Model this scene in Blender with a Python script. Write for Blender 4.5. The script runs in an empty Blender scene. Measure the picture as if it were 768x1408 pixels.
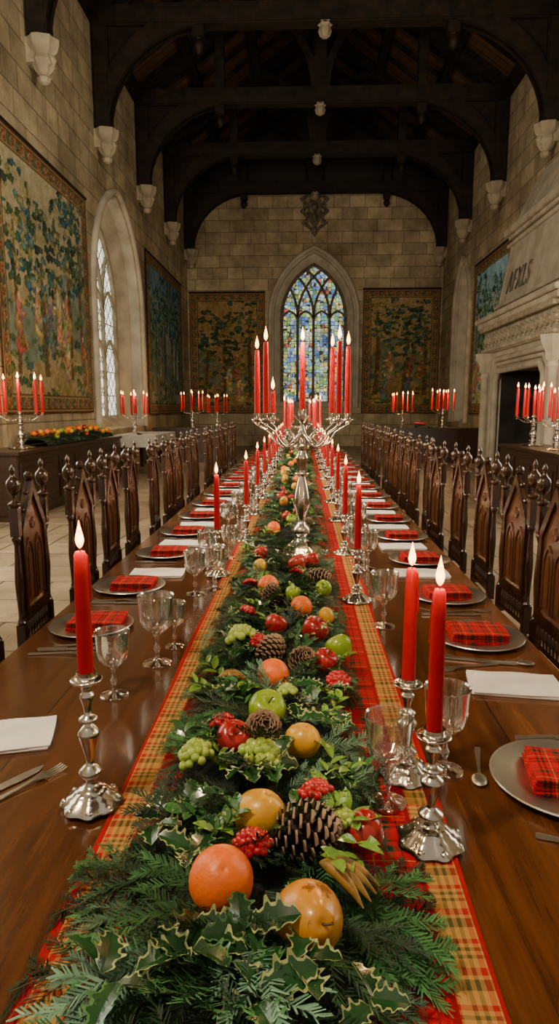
import bpy, bmesh, math, random
import numpy as np
from mathutils import Vector, Matrix, Euler
rnd = random.Random(11)
S = bpy.context.scene
C = S.collection
pi = math.pi

# ------------------------------------------------------------------ materials
def newmat(name):
    m = bpy.data.materials.new(name); m.use_nodes = True
    nt = m.node_tree
    return m, nt, nt.nodes['Principled BSDF']
def ramp(nt, stops, const=False):
    r = nt.nodes.new('ShaderNodeValToRGB'); cr = r.color_ramp
    if const: cr.interpolation = 'CONSTANT'
    while len(cr.elements) > 1: cr.elements.remove(cr.elements[-1])
    cr.elements[0].position = stops[0][0]; cr.elements[0].color = (*stops[0][1], 1)
    for p, c in stops[1:]:
        e = cr.elements.new(p); e.color = (*c, 1)
    return r
def math_n(nt, op, a, b=None):
    n = nt.nodes.new('ShaderNodeMath'); n.operation = op
    for i, v in enumerate((a, b)):
        if v is None: continue
        if isinstance(v, (int, float)): n.inputs[i].default_value = v
        else: nt.links.new(v, n.inputs[i])
    return n.outputs[0]
def mixc(nt, fac, a, b, blend='MIX'):
    n = nt.nodes.new('ShaderNodeMix'); n.data_type = 'RGBA'; n.blend_type = blend
    for sock, v in ((n.inputs[0], fac), (n.inputs[6], a), (n.inputs[7], b)):
        if isinstance(v, (int, float)): sock.default_value = v
        elif isinstance(v, tuple): sock.default_value = (*v, 1)
        else: nt.links.new(v, sock)
    return n.outputs[2]
def bump(nt, bs, h, strength, dist=0.01):
    b = nt.nodes.new('ShaderNodeBump'); b.inputs['Strength'].default_value = strength
    b.inputs['Distance'].default_value = dist
    nt.links.new(h, b.inputs['Height']); nt.links.new(b.outputs[0], bs.inputs['Normal'])
def coords(nt, scale=(1, 1, 1)):
    t = nt.nodes.new('ShaderNodeTexCoord'); m = nt.nodes.new('ShaderNodeMapping')
    m.inputs['Scale'].default_value = scale
    nt.links.new(t.outputs['Object'], m.inputs['Vector']); return m.outputs[0]
def noise(nt, vec, scale, detail=4, rough=.55, dist=0):
    n = nt.nodes.new('ShaderNodeTexNoise'); n.inputs['Scale'].default_value = scale
    n.inputs['Detail'].default_value = detail; n.inputs['Roughness'].default_value = rough
    n.inputs['Distortion'].default_value = dist
    nt.links.new(vec, n.inputs['Vector']); return n.outputs['Fac']
def pmat(name, c1, c2, scale=8, rough=.5, metal=0, bmp=0, bscale=40, coat=0, stretch=(1, 1, 1), lo=.35, hi=.65, bd=.01, spec=None, spots=None, sss=0):
    m, nt, bs = newmat(name)
    v = coords(nt, stretch)
    r = ramp(nt, [(lo, c1), (hi, c2)]); nt.links.new(noise(nt, v, scale), r.inputs[0])
    col = r.outputs[0]
    if spots:
        n_ = noise(nt, coords(nt), spots[0], 5, .7)
        rr = ramp(nt, [(spots[1], (0, 0, 0)), (spots[1] + .05, (1, 1, 1))]); nt.links.new(n_, rr.inputs[0])
        col = mixc(nt, math_n(nt, 'MULTIPLY', rr.outputs[0], .8), col, spots[2])
    nt.links.new(col, bs.inputs['Base Color'])
    bs.inputs['Roughness'].default_value = rough; bs.inputs['Metallic'].default_value = metal
    bs.inputs['Coat Weight'].default_value = coat; bs.inputs['Coat Roughness'].default_value = .12
    if sss:
        bs.inputs['Subsurface Weight'].default_value = sss; bs.inputs['Subsurface Scale'].default_value = .008
    if spec is not None: bs.inputs['Specular IOR Level'].default_value = spec
    if bmp: bump(nt, bs, noise(nt, v, bscale, 5), bmp, bd)
    return m
def colmat(name, rough=.6, nscale=60, coat=0, amt=.5, spec=.5, bmp=0):
    m, nt, bs = newmat(name)
    a = nt.nodes.new('ShaderNodeAttribute'); a.attribute_name = 'Col'
    n = noise(nt, coords(nt), nscale, 3)
    r = ramp(nt, [(.3, (1 - amt,) * 3), (.7, (1, 1, 1))]); nt.links.new(n, r.inputs[0])
    nt.links.new(mixc(nt, 1.0, a.outputs['Color'], r.outputs[0], 'MULTIPLY'), bs.inputs['Base Color'])
    bs.inputs['Roughness'].default_value = rough; bs.inputs['Coat Weight'].default_value = coat
    bs.inputs['Specular IOR Level'].default_value = spec
    if bmp: bump(nt, bs, n, bmp, .004)
    return m

def stone(name, ax, c1, c2, mort, bw=.92, rh=.42, rough=.85, ms=.011):
    m, nt, bs = newmat(name)
    t = nt.nodes.new('ShaderNodeTexCoord'); sp = nt.nodes.new('ShaderNodeSeparateXYZ')
    nt.links.new(t.outputs['Object'], sp.inputs[0])
    cb = nt.nodes.new('ShaderNodeCombineXYZ')
    a, b = {'xz': (0, 2), 'yz': (1, 2), 'xy': (0, 1)}[ax]
    nt.links.new(sp.outputs[a], cb.inputs[0]); nt.links.new(sp.outputs[b], cb.inputs[1])
    br = nt.nodes.new('ShaderNodeTexBrick')
    nt.links.new(cb.outputs[0], br.inputs['Vector'])
    br.inputs['Color1'].default_value = (*c1, 1); br.inputs['Color2'].default_value = (*c2, 1)
    br.inputs['Mortar'].default_value = (*mort, 1)
    br.inputs['Scale'].default_value = 1; br.inputs['Mortar Size'].default_value = ms
    br.inputs['Mortar Smooth'].default_value = .5
    br.inputs['Brick Width'].default_value = bw; br.inputs['Row Height'].default_value = rh
    br.offset = .43; br.squash = .62; br.squash_frequency = 3
    r = ramp(nt, [(.30, (.52, .50, .46)), (.70, (1.2, 1.18, 1.14))])
    nt.links.new(noise(nt, t.outputs['Object'], 1.9, 9, .72), r.inputs[0])
    r2 = ramp(nt, [(.35, (.62, .59, .54)), (.6, (1.05, 1.05, 1.03))])
    nt.links.new(noise(nt, t.outputs['Object'], .45, 3, .6), r2.inputs[0])
    c = mixc(nt, 1.0, br.outputs['Color'], r.outputs[0], 'MULTIPLY')
    nt.links.new(mixc(nt, 1.0, c, r2.outputs[0], 'MULTIPLY'), bs.inputs['Base Color'])
    bs.inputs['Roughness'].default_value = rough
    h = math_n(nt, 'ADD', math_n(nt, 'MULTIPLY', br.outputs['Fac'], -1.0), noise(nt, t.outputs['Object'], 9, 6, .7))
    bump(nt, bs, h, .6, .03)
    return m

M = {}
SC1, SC2, SMO = (.52, .44, .30), (.35, .295, .20), (.17, .14, .095)
M['wall_y'] = stone('ashlar_side', 'yz', SC1, SC2, SMO)
M['wall_x'] = stone('ashlar_end', 'xz', SC1, SC2, SMO)
M['floor'] = stone('flagstones', 'xy', (.42, .34, .24), (.28, .22, .155), (.09, .07, .05), .7, .55, .35, .012)
M['stone'] = pmat('dressed_stone', (.24, .20, .14), (.37, .32, .23), 3, .85, bmp=.3, bscale=18)
M['stone_l'] = pmat('pale_limestone', (.32, .28, .215), (.48, .43, .34), 2.2, .8, bmp=.25, bscale=22)
M['soot'] = pmat('sooty_stone', (.008, .007, .006), (.03, .026, .022), 3, .95)
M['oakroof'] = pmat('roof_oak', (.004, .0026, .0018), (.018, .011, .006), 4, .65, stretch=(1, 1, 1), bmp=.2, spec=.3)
M['iron'] = pmat('dark_bronze', (.03, .024, .016), (.13, .10, .065), 8, .45, .5, bmp=.3, bscale=20)
M['lead'] = pmat('stone_tracery', (.07, .058, .042), (.18, .15, .11), 6, .8)

def wood(name, dark, light, axis, plank=0, rough=.3, coat=.3, off=0.0):
    m, nt, bs = newmat(name)
    sc = {'x': (.5, 7, 7), 'y': (7, .5, 7), 'z': (7, 7, .5)}[axis]
    v = coords(nt, sc)
    n1 = noise(nt, v, 2.2, 8, .6, 1.2)
    n2 = noise(nt, v, 12, 4, .6, .3)
    f = math_n(nt, 'ADD', math_n(nt, 'MULTIPLY', n1, .7), math_n(nt, 'MULTIPLY', n2, .3))
    r = ramp(nt, [(.33, dark), (.66, light)]); nt.links.new(f, r.inputs[0])
    col = r.outputs[0]
    if plank:
        t = nt.nodes.new('ShaderNodeTexCoord'); sp = nt.nodes.new('ShaderNodeSeparateXYZ')
        nt.links.new(t.outputs['Object'], sp.inputs[0])
        a = sp.outputs[1 if axis == 'x' else 0]
        q = math_n(nt, 'MULTIPLY', math_n(nt, 'ADD', a, off), 1 / plank)
        fr = math_n(nt, 'FRACT', q)
        d = math_n(nt, 'ABSOLUTE', math_n(nt, 'SUBTRACT', fr, .5))
        edge = math_n(nt, 'GREATER_THAN', d, .5 - (.0018 if plank < .29 else .012) / plank)
        wn = nt.nodes.new('ShaderNodeTexWhiteNoise'); wn.noise_dimensions = '1D'
        nt.links.new(math_n(nt, 'FLOOR', q), wn.inputs['W'])
        tr = ramp(nt, [(0, (.66, .66, .66)), (1, (1.2, 1.16, 1.1))]); nt.links.new(wn.outputs['Value'], tr.inputs[0])
        col = mixc(nt, 1.0, col, tr.outputs[0], 'MULTIPLY')
        col = mixc(nt, edge, col, tuple(c * .3 for c in dark))
    nt.links.new(col, bs.inputs['Base Color'])
    bs.inputs['Roughness'].default_value = rough
    bs.inputs['Coat Weight'].default_value = coat; bs.inputs['Coat Roughness'].default_value = .12
    bump(nt, bs, n2, .08, .004)
    return m
M['table'] = wood('polished_table_oak', (.055, .016, .004), (.20, .070, .018), 'y', .275, .20, .7, .075)
M['chair'] = wood('chair_walnut', (.010, .004, .002), (.050, .019, .007), 'z', 0, .25, .6)
M['chair_l'] = wood('chair_panel_oak', (.035, .013, .005), (.130, .050, .018), 'z', 0, .25, .6)
M['side'] = wood('sideboard_oak', (.012, .005, .0025), (.04, .017, .008), 'y', 0, .4, .2)
M['boards'] = wood('roof_boards', (.030, .016, .008), (.12, .064, .031), 'x', .3, .6, 0)

M['silver'] = pmat('silver', (.52, .48, .42), (.80, .76, .69), 14, .18, 1, bmp=.10, bscale=70, bd=.004)
M['pewter'] = pmat('pewter', (.60, .58, .54), (.76, .74, .69), 9, .33, 1, bmp=.05, bscale=30)
M['wax'] = pmat('red_wax', (.34, .001, .003), (.43, .002, .005), 12, .45, coat=.08, spec=.2)
M['wick'] = pmat('wick', (.01, .01, .01), (.04, .03, .02), 30, .9)
M['white'] = pmat('white_linen', (.70, .69, .66), (.84, .83, .80), 12, .9, bmp=.35, bscale=25)
M['cloth'] = pmat('side_linen', (.36, .34, .30), (.48, .46, .41), 5, .9, bmp=.35, bscale=15)
M['orange'] = pmat('orange_peel', (.80, .13, .001), (.90, .18, .003), 9, .36, bmp=.4, bscale=130, bd=.003, spots=(26, .68, (.40, .10, .01)))
M['apple_r'] = pmat('red_apple_skin', (.26, .004, .008), (.42, .025, .016), 22, .22, coat=.3, stretch=(1, 1, .3), spots=(30, .64, (.45, .22, .05)))
M['apple_g'] = pmat('green_apple_skin', (.16, .31, .010), (.30, .43, .03), 16, .25, coat=.3, spots=(34, .66, (.40, .36, .08)))
M['yellow'] = pmat('yellow_skin', (.58, .28, .004), (.76, .43, .015), 12, .33, coat=.2, bmp=.1, spots=(28, .62, (.30, .13, .02)))
M['gold'] = pmat('golden_pear_skin', (.38, .14, .008), (.60, .26, .010), 24, .33, coat=.3, lo=.30, hi=.5, spots=(24, .575, (.14, .03, .008)))
M['grape'] = pmat('green_grape', (.28, .42, .05), (.40, .54, .11), 40, .16, coat=.5, sss=.4)
M['berry'] = pmat('red_berry', (.36, .002, .005), (.50, .006, .008), 60, .2, coat=.4)
M['stem'] = pmat('stem', (.06, .035, .015), (.13, .08, .03), 60, .8)
M['banana'] = pmat('dried_fruit', (.08, .05, .015), (.32, .18, .03), 34, .5, lo=.38, hi=.56)
M['needle'] = colmat('fir_needles', .55, 30, 0, .35, .25)
M['leaf'] = colmat('holly_leaf', .25, 60, .3, .25)
M['cone'] = colmat('pine_cone', .65, 90, 0, .4)
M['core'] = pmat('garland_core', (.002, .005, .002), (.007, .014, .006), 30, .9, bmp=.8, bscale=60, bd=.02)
M['tap'] = colmat('woven_tapestry', .95, 55, 0, .4, .1, .4)

# flame
m, nt, bs = newmat('candle_flame')
t = nt.nodes.new('ShaderNodeTexCoord'); sp = nt.nodes.new('ShaderNodeSeparateXYZ')
nt.links.new(t.outputs['Generated'], sp.inputs[0])
r = ramp(nt, [(0, (1, .16, .01)), (.3, (1, .52, .10)), (.65, (1, .42, .06)), (1, (1, .18, .008))])
nt.links.new(sp.outputs[2], r.inputs[0]); nt.links.new(r.outputs[0], bs.inputs['Emission Color'])
bs.inputs['Emission Strength'].default_value = 12; bs.inputs['Base Color'].default_value = (1, .6, .2, 1)
M['flame'] = m
# thin clear glass
m = bpy.data.materials.new('clear_glass'); m.use_nodes = True; nt = m.node_tree
nt.nodes.remove(nt.nodes['Principled BSDF']); out = nt.nodes['Material Output']
tr = nt.nodes.new('ShaderNodeBsdfTransparent'); tr.inputs[0].default_value = (.95, .95, .93, 1)
gl = nt.nodes.new('ShaderNodeBsdfGlossy'); gl.inputs['Roughness'].default_value = .05; gl.inputs[0].default_value = (1, .98, .95, 1)
lw = nt.nodes.new('ShaderNodeLayerWeight'); lw.inputs[0].default_value = .45
mr = nt.nodes.new('ShaderNodeMapRange'); mr.inputs[3].default_value = .13; mr.inputs[4].default_value = 1.0
nt.links.new(lw.outputs['Facing'], mr.inputs[0])
mx = nt.nodes.new('ShaderNodeMixShader'); nt.links.new(mr.outputs[0], mx.inputs[0])
nt.links.new(tr.outputs[0], mx.inputs[1]); nt.links.new(gl.outputs[0], mx.inputs[2]); nt.links.new(mx.outputs[0], out.inputs[0])
M['glass'] = m

def tartan_col(nt, sa, sb, scale, base, stops):
    fa = math_n(nt, 'FRACT', math_n(nt, 'MULTIPLY', sa, scale))
    fb = math_n(nt, 'FRACT', math_n(nt, 'MULTIPLY', sb, scale))
    ra = ramp(nt, stops, True); rb = ramp(nt, stops, True)
    nt.links.new(fa, ra.inputs[0]); nt.links.new(fb, rb.inputs[0])
    return mixc(nt, .5, ra.outputs[0], rb.outputs[0])
RED = (.44, .003, .008); BLK = (.008, .014, .014); YEL = (.60, .34, .08); GRN = (.012, .05, .025)
RST = [(0, RED), (.14, BLK), (.20, RED), (.26, BLK), (.32, RED), (.42, YEL), (.44, RED), (.62, GRN), (.74, RED), (.84, BLK), (.865, RED)]
GLD = (.50, .265, .065)
GST = [(0, GLD), (.12, (.08, .06, .02)), (.28, GLD), (.34, (.42, .01, .01)), (.46, GLD), (.60, (.10, .08, .025)), (.66, GLD), (.72, (.10, .08, .025)), (.78, GLD), (.84, (.42, .01, .01)), (.92, GLD)]
def tartan(name, runner=False):
    m, nt, bs = newmat(name)
    t = nt.nodes.new('ShaderNodeTexCoord'); sp = nt.nodes.new('ShaderNodeSeparateXYZ')
    nt.links.new(t.outputs['Object'], sp.inputs[0])
    x, y = sp.outputs[0], sp.outputs[1]
    col = tartan_col(nt, x, y, 8.5 if runner else 13, RED, RST)
    if runner:
        g = tartan_col(nt, math_n(nt, 'ADD', math_n(nt, 'ABSOLUTE', x), .01), y, 9.5, GLD, GST)
        ax = math_n(nt, 'ABSOLUTE', x)
        col = mixc(nt, math_n(nt, 'GREATER_THAN', ax, .238), col, (.28, .004, .006))
        col = mixc(nt, math_n(nt, 'GREATER_THAN', ax, .246), col, g)
        col = mixc(nt, math_n(nt, 'GREATER_THAN', ax, .300), col, (.34, .005, .006))
    nt.links.new(col, bs.inputs['Base Color']); bs.inputs['Roughness'].default_value = .9
    bs.inputs['Specular IOR Level'].default_value = .2
    bump(nt, bs, noise(nt, t.outputs['Object'], 300, 2), .3, .002)
    return m
M['runner'] = tartan('tartan_runner', True)
M['tartan'] = tartan('red_tartan')

def emis(name, kind, strength):
    m, nt, bs = newmat(name)
    t = nt.nodes.new('ShaderNodeTexCoord')
    sp = nt.nodes.new('ShaderNodeSeparateXYZ'); nt.links.new(t.outputs['Object'], sp.inputs[0])
    if kind == 'stained':
        cb = nt.nodes.new('ShaderNodeCombineXYZ'); nt.links.new(sp.outputs[0], cb.inputs[0]); nt.links.new(sp.outputs[2], cb.inputs[1])
        vo = nt.nodes.new('ShaderNodeTexVoronoi'); vo.inputs['Scale'].default_value = 7; vo.inputs['Randomness'].default_value = .55
        nt.links.new(cb.outputs[0], vo.inputs['Vector'])
        sc = nt.nodes.new('ShaderNodeSeparateColor'); nt.links.new(vo.outputs['Color'], sc.inputs[0])
        r = ramp(nt, [(0, (.12, .26, .60)), (.14, (.36, .52, .60)), (.28, (.20, .40, .12)), (.42, (.50, .62, .22)),
                      (.56, (.88, .64, .16)), (.68, (.60, .68, .60)), (.80, (.14, .32, .48)), (.88, (.58, .11, .06)), (.92, (.60, .58, .34))], True)
        nt.links.new(sc.outputs[0], r.inputs[0])
        v2 = nt.nodes.new('ShaderNodeTexVoronoi'); v2.feature = 'DISTANCE_TO_EDGE'; v2.inputs['Scale'].default_value = 7; v2.inputs['Randomness'].default_value = .55
        nt.links.new(cb.outputs[0], v2.inputs['Vector'])
        e = math_n(nt, 'GREATER_THAN', v2.outputs['Distance'], .06)
        vr = ramp(nt, [(.38, (.35, .38, .42)), (.62, (1.25, 1.2, 1.1))]); nt.links.new(noise(nt, cb.outputs[0], 1.8, 3), vr.inputs[0])
        col = mixc(nt, e, (.005, .005, .005), mixc(nt, 1.0, r.outputs[0], vr.outputs[0], 'MULTIPLY'))
    else:
        fy = math_n(nt, 'FRACT', math_n(nt, 'MULTIPLY', math_n(nt, 'ADD', sp.outputs[1], sp.outputs[2]), 2.6))
        fz = math_n(nt, 'FRACT', math_n(nt, 'MULTIPLY', math_n(nt, 'SUBTRACT', sp.outputs[1], sp.outputs[2]), 2.6))
        mn = math_n(nt, 'MINIMUM', fy, fz)
        e = math_n(nt, 'GREATER_THAN', mn, .16)
        r = ramp(nt, [(.3, (.46, .50, .38)), (.7, (.92, .88, .72))]); nt.links.new(noise(nt, t.outputs['Object'], 1.8), r.inputs[0])
        col = mixc(nt, e, (.04, .04, .035), r.outputs[0])
    nt.links.new(col, bs.inputs['Emission Color']); bs.inputs['Emission Strength'].default_value = strength
    bs.inputs['Base Color'].default_value = (.05, .05, .05, 1)
    return m
M['stained'] = emis('stained_glass', 'stained', 1.35)
M['day'] = emis('leaded_daylight_glass', 'day', 2.3)
M['fill_glass'] = emis('fill_window_glass', 'day', 10)  # strong glow for the two added windows, extra light on the table
M['day_dim'] = emis('dim_leaded_glass', 'day', .4)

# ------------------------------------------------------------------ mesh builder
def smoothprof(p, k=3):
    out = []; n = len(p)
    for i in range(n - 1):
        p0, p1, p2, p3 = p[max(i - 1, 0)], p[i], p[i + 1], p[min(i + 2, n - 1)]
        for j in range(k):
            t = j / k
            q = []
            for a in (0, 1):
                q.append(.5 * ((2 * p1[a]) + (-p0[a] + p2[a]) * t + (2 * p0[a] - 5 * p1[a] + 4 * p2[a] - p3[a]) * t * t + (-p0[a] + 3 * p1[a] - 3 * p2[a] + p3[a]) * t ** 3))
            lo, hi = min(p1[0], p2[0]), max(p1[0], p2[0])
            q[0] = max(lo * .9, min(hi * 1.08, q[0])); q[1] = max(min(p1[1], p2[1]), min(max(p1[1], p2[1]), q[1]))
            out.append(tuple(q))
    out.append(p[-1]); return out
class B:
    def __init__(s): s.v = []; s.f = []; s.c = []; s.hascol = False
    def add(s, vs, fs, col=None, mx=None):
        o = len(s.v)
        if mx is not None: vs = [tuple(mx @ Vector(p)) for p in vs]
        s.v.extend([tuple(p) for p in vs]); s.f.extend([tuple(i + o for i in f) for f in fs])
        if col is not None: s.hascol = True
        s.c.extend([col or (1, 1, 1)] * len(fs)); return s
    def box(s, x0, x1, y0, y1, z0, z1, mx=None, col=None):
        v = [(x0, y0, z0), (x1, y0, z0), (x1, y1, z0), (x0, y1, z0), (x0, y0, z1), (x1, y0, z1), (x1, y1, z1), (x0, y1, z1)]
        return s.add(v, [(0, 3, 2, 1), (4, 5, 6, 7), (0, 1, 5, 4), (1, 2, 6, 5), (2, 3, 7, 6), (3, 0, 4, 7)], col, mx)
    def frustum(s, a, b, mx=None):
        v = [(a[0], a[2], a[4]), (a[1], a[2], a[4]), (a[1], a[3], a[4]), (a[0], a[3], a[4]),
             (b[0], b[2], b[4]), (b[1], b[2], b[4]), (b[1], b[3], b[4]), (b[0], b[3], b[4])]
        return s.add(v, [(0, 3, 2, 1), (4, 5, 6, 7), (0, 1, 5, 4), (1, 2, 6, 5), (2, 3, 7, 6), (3, 0, 4, 7)], None, mx)
    def lathe(s, prof, n=16, mx=None, cap=True, col=None, flute=0, nf=8, rot=0):
        vs = []; fs = []
        for (r, z) in prof:
            for i in range(n):
                a = 2 * pi * i / n + rot; rr = r * (1 + flute * math.cos(nf * a))
                vs.append((rr * math.cos(a), rr * math.sin(a), z))
        for j in range(len(prof) - 1):
            for i in range(n):
                k = (i + 1) % n
                fs.append((j * n + i, j * n + k, (j + 1) * n + k, (j + 1) * n + i))
        if cap:
            fs.append(tuple(reversed(range(n)))); fs.append(tuple((len(prof) - 1) * n + i for i in range(n)))
        return s.add(vs, fs, col, mx)
    def sphere(s, c, r, n=12, m=8, sc=(1, 1, 1), col=None, mx=None):
        prof = [(max(1e-4, math.sin(pi * j / m)) * r, -math.cos(pi * j / m) * r) for j in range(m + 1)]
        T = Matrix.Translation(c) @ Matrix.Diagonal((*sc, 1))
        if mx is not None: T = mx @ T
        return s.lathe(prof, n, T, True, col)
    def tube(s, pts, rad, n=8, mx=None, col=None, flat=None):
        pts = [Vector(p) for p in pts]; N = len(pts)
        if not isinstance(rad, (list, tuple)): rad = [rad] * N
        vs = []; fs = []; up = Vector((0, 0, 1)); prev = None
        for i, p in enumerate(pts):
            t = (pts[min(i + 1, N - 1)] - pts[max(i - 1, 0)]).normalized()
            if prev is None:
                a = t.cross(up)
                if a.length < 1e-3: a = t.cross(Vector((0, 1, 0)))
            else: a = prev - t * prev.dot(t)
            a.normalize(); prev = a; b = t.cross(a)
            for k in range(n):
                an = 2 * pi * (k + .5) / n
                vs.append(p + (a * math.cos(an) + b * math.sin(an)) * rad[i])
        for i in range(N - 1):
            for k in range(n):
                q = (k + 1) % n
                fs.append((i * n + k, i * n + q, (i + 1) * n + q, (i + 1) * n + k))
        fs.append(tuple(reversed(range(n)))); fs.append(tuple((N - 1) * n + k for k in range(n)))
        return s.add(vs, fs, col, mx)
    def prism(s, poly, plane, a, b, mx=None, col=None):
        def P(u, v, d): return {'xz': (u, d, v), 'yz': (d, u, v), 'xy': (u, v, d)}[plane]
        n = len(poly)
        vs = [P(u, v, a) for u, v in poly] + [P(u, v, b) for u, v in poly]
        fs = [tuple(range(n)), tuple(reversed(range(n, 2 * n)))] + [((i + 1) % n, i, n + i, n + (i + 1) % n) for i in range(n)]
        return s.add(vs, fs, col, mx)
    def band(s, inner, outer, plane, a, b):
        for i in range(len(inner) - 1):
            s.prism([inner[i], inner[i + 1], outer[i + 1], outer[i]], plane, a, b)
        return s
    def ribbon(s, secs, th, mx=None):
        vs = []; fs = []
        for (x, y, w, z) in secs:
            vs += [(x, y - w, z), (x, y + w, z), (x, y + w, z + th), (x, y - w, z + th)]
        for i in range(len(secs) - 1):
            o = i * 4
            for k in range(4):
                q = (k + 1) % 4
                fs.append((o + k, o + q, o + 4 + q, o + 4 + k))
        fs.append((3, 2, 1, 0)); o = (len(secs) - 1) * 4; fs.append((o, o + 1, o + 2, o + 3))
        return s.add(vs, fs, None, mx)
    def mesh(s, name, mat, smooth=None, bevel=0):
        me = bpy.data.meshes.new(name); me.from_pydata(s.v, [], s.f)
        if s.hascol:
            at = me.color_attributes.new('Col', 'FLOAT_COLOR', 'CORNER')
            arr = []
            for f, c in zip(s.f, s.c): arr.extend([c[0], c[1], c[2], 1.0] * len(f))
            at.data.foreach_set('color', arr)
        bm = bmesh.new(); bm.from_mesh(me)
        bmesh.ops.recalc_face_normals(bm, faces=bm.faces)
        if bevel:
            es = [e for e in bm.edges if len(e.link_faces) == 2 and e.calc_face_angle(0) > .6]
            bmesh.ops.bevel(bm, geom=es, offset=bevel, segments=2, affect='EDGES', clamp_overlap=True)
        bm.to_mesh(me); bm.free()
        if smooth is not None:
            me.shade_smooth(); me.set_sharp_from_angle(angle=math.radians(smooth))
        me.materials.append(M[mat] if isinstance(mat, str) else mat)
        return me
    def obj(s, name, mat, smooth=None, bevel=0, parent=None, label=None, cat=None, kind=None, loc=None):
        return mk(name, s.mesh(name, mat, smooth, bevel), parent, label, cat, kind, loc)
KIDS = {}
def mk(name, me, parent=None, label=None, cat=None, kind=None, loc=None):
    o = bpy.data.objects.new(name, me); C.objects.link(o)
    if parent: o.parent = parent; KIDS.setdefault(parent.name, []).append(o)
    if label: o['label'] = label
    if cat: o['category'] = cat
    if kind: o['kind'] = kind
    if loc: o.location = loc
    return o
def copytree(o, parent=None):
    n = o.copy(); C.objects.link(n)
    if parent: n.parent = parent; KIDS.setdefault(parent.name, []).append(n)
    for k in list(KIDS.get(o.name, [])): copytree(k, n)
    return n
class Proto:
    def __init__(s, build): s.root = build(); s.used = False
    def place(s, loc, rz=0, label=None, group=None, scale=1, rot=None):
        if not s.used: o = s.root; s.used = True
        else: o = copytree(s.root)
        o.location = loc; o.rotation_euler = rot if rot else (0, 0, rz)
        o.scale = (scale,) * 3 if not isinstance(scale, tuple) else scale
        if label: o['label'] = label
        if group: o['group'] = group
        return o

# ------------------------------------------------------------------ room
XL, XR, YF, ZW, XC, ZR = -4.4, 5.25, 25.8, 9.6, 0.42, 13.0
Y0 = -1.0
def pointed(w, zs, zp, n=9):
    r = zp - zs; R = (w * w + r * r) / (2 * w); cx = -w + R
    a1 = math.atan2(r, -cx)
    L = [(cx + R * math.cos(pi + (a1 - pi) * i / n), zs + R * math.sin(pi + (a1 - pi) * i / n)) for i in range(n + 1)]
    return L + [(-u, z) for u, z in reversed(L[:-1])]
def wall(name, f, u0, u1, z0, z1, ops, mat, label):
    b = B(); cur = u0
    def q(a, c, za0, zc0, za1, zc1): b.add([f(a, za0), f(c, zc0), f(c, zc1), f(a, za1)], [(0, 1, 2, 3)])
    for (c, w, sill, zs, zp) in ops:
        q(cur, c - w, z0, z0, z1, z1)
        if sill > z0: q(c - w, c + w, z0, z0, sill, sill)
        pts = pointed(w, zs, zp)
        for (a, za), (d, zd) in zip(pts[:-1], pts[1:]): q(c + a, c + d, za, zd, z1, z1)
        cur = c + w
    q(cur, u1, z0, z0, z1, z1)
    return b.obj(name, mat, label=label, cat='wall', kind='structure')
opL = [(4.6, 1.7, 1.0, 3.8, 6.3), (16.15, 2.0, 1.0, 3.9, 6.35)]
opR = [(4.6, 1.7, 1.0, 3.8, 6.3), (22.5, 1.0, 1.0, 4.6, 6.2)]
opF = [(XC, 1.58, 1.5, 4.9, 7.3)]
wall('wall_left', lambda u, z: (XL, u, z), Y0, YF, 0, ZW, opL, 'wall_y', 'tall wall of pale ashlar stone blocks')
wall('wall_right', lambda u, z: (XR, u, z), Y0, YF, 0, ZW, opR, 'wall_y', 'tall wall of pale ashlar stone blocks with fireplace')
wall('wall_back', lambda u, z: (u, YF, z), XL, XR, 0, ZW, opF, 'wall_x', 'stone end wall around the stained glass window')
B().add([(XL, YF, ZW), (XR, YF, ZW), (XC, YF, ZR)], [(0, 1, 2)]).obj('wall_gable', 'boards', label='dark boarded gable above the end wall', cat='wall', kind='structure')
B().add([(XL - .1, Y0, 0), (XR + .1, Y0, 0), (XR + .1, YF + .1, 0), (XL - .1, YF + .1, 0)], [(0, 1, 2, 3)]).obj('floor', 'floor', label='worn brown stone flag floor', cat='floor', kind='structure')
B().add([(XL, Y0, ZW), (XC, Y0, ZR), (XC, YF, ZR), (XL, YF, ZW), (XR, YF, ZW), (XR, Y0, ZW)], [(0, 1, 2, 3), (1, 5, 4, 2)]).obj('ceiling', 'boards', label='dark oak boarded pitched roof', cat='ceiling', kind='structure')

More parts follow.
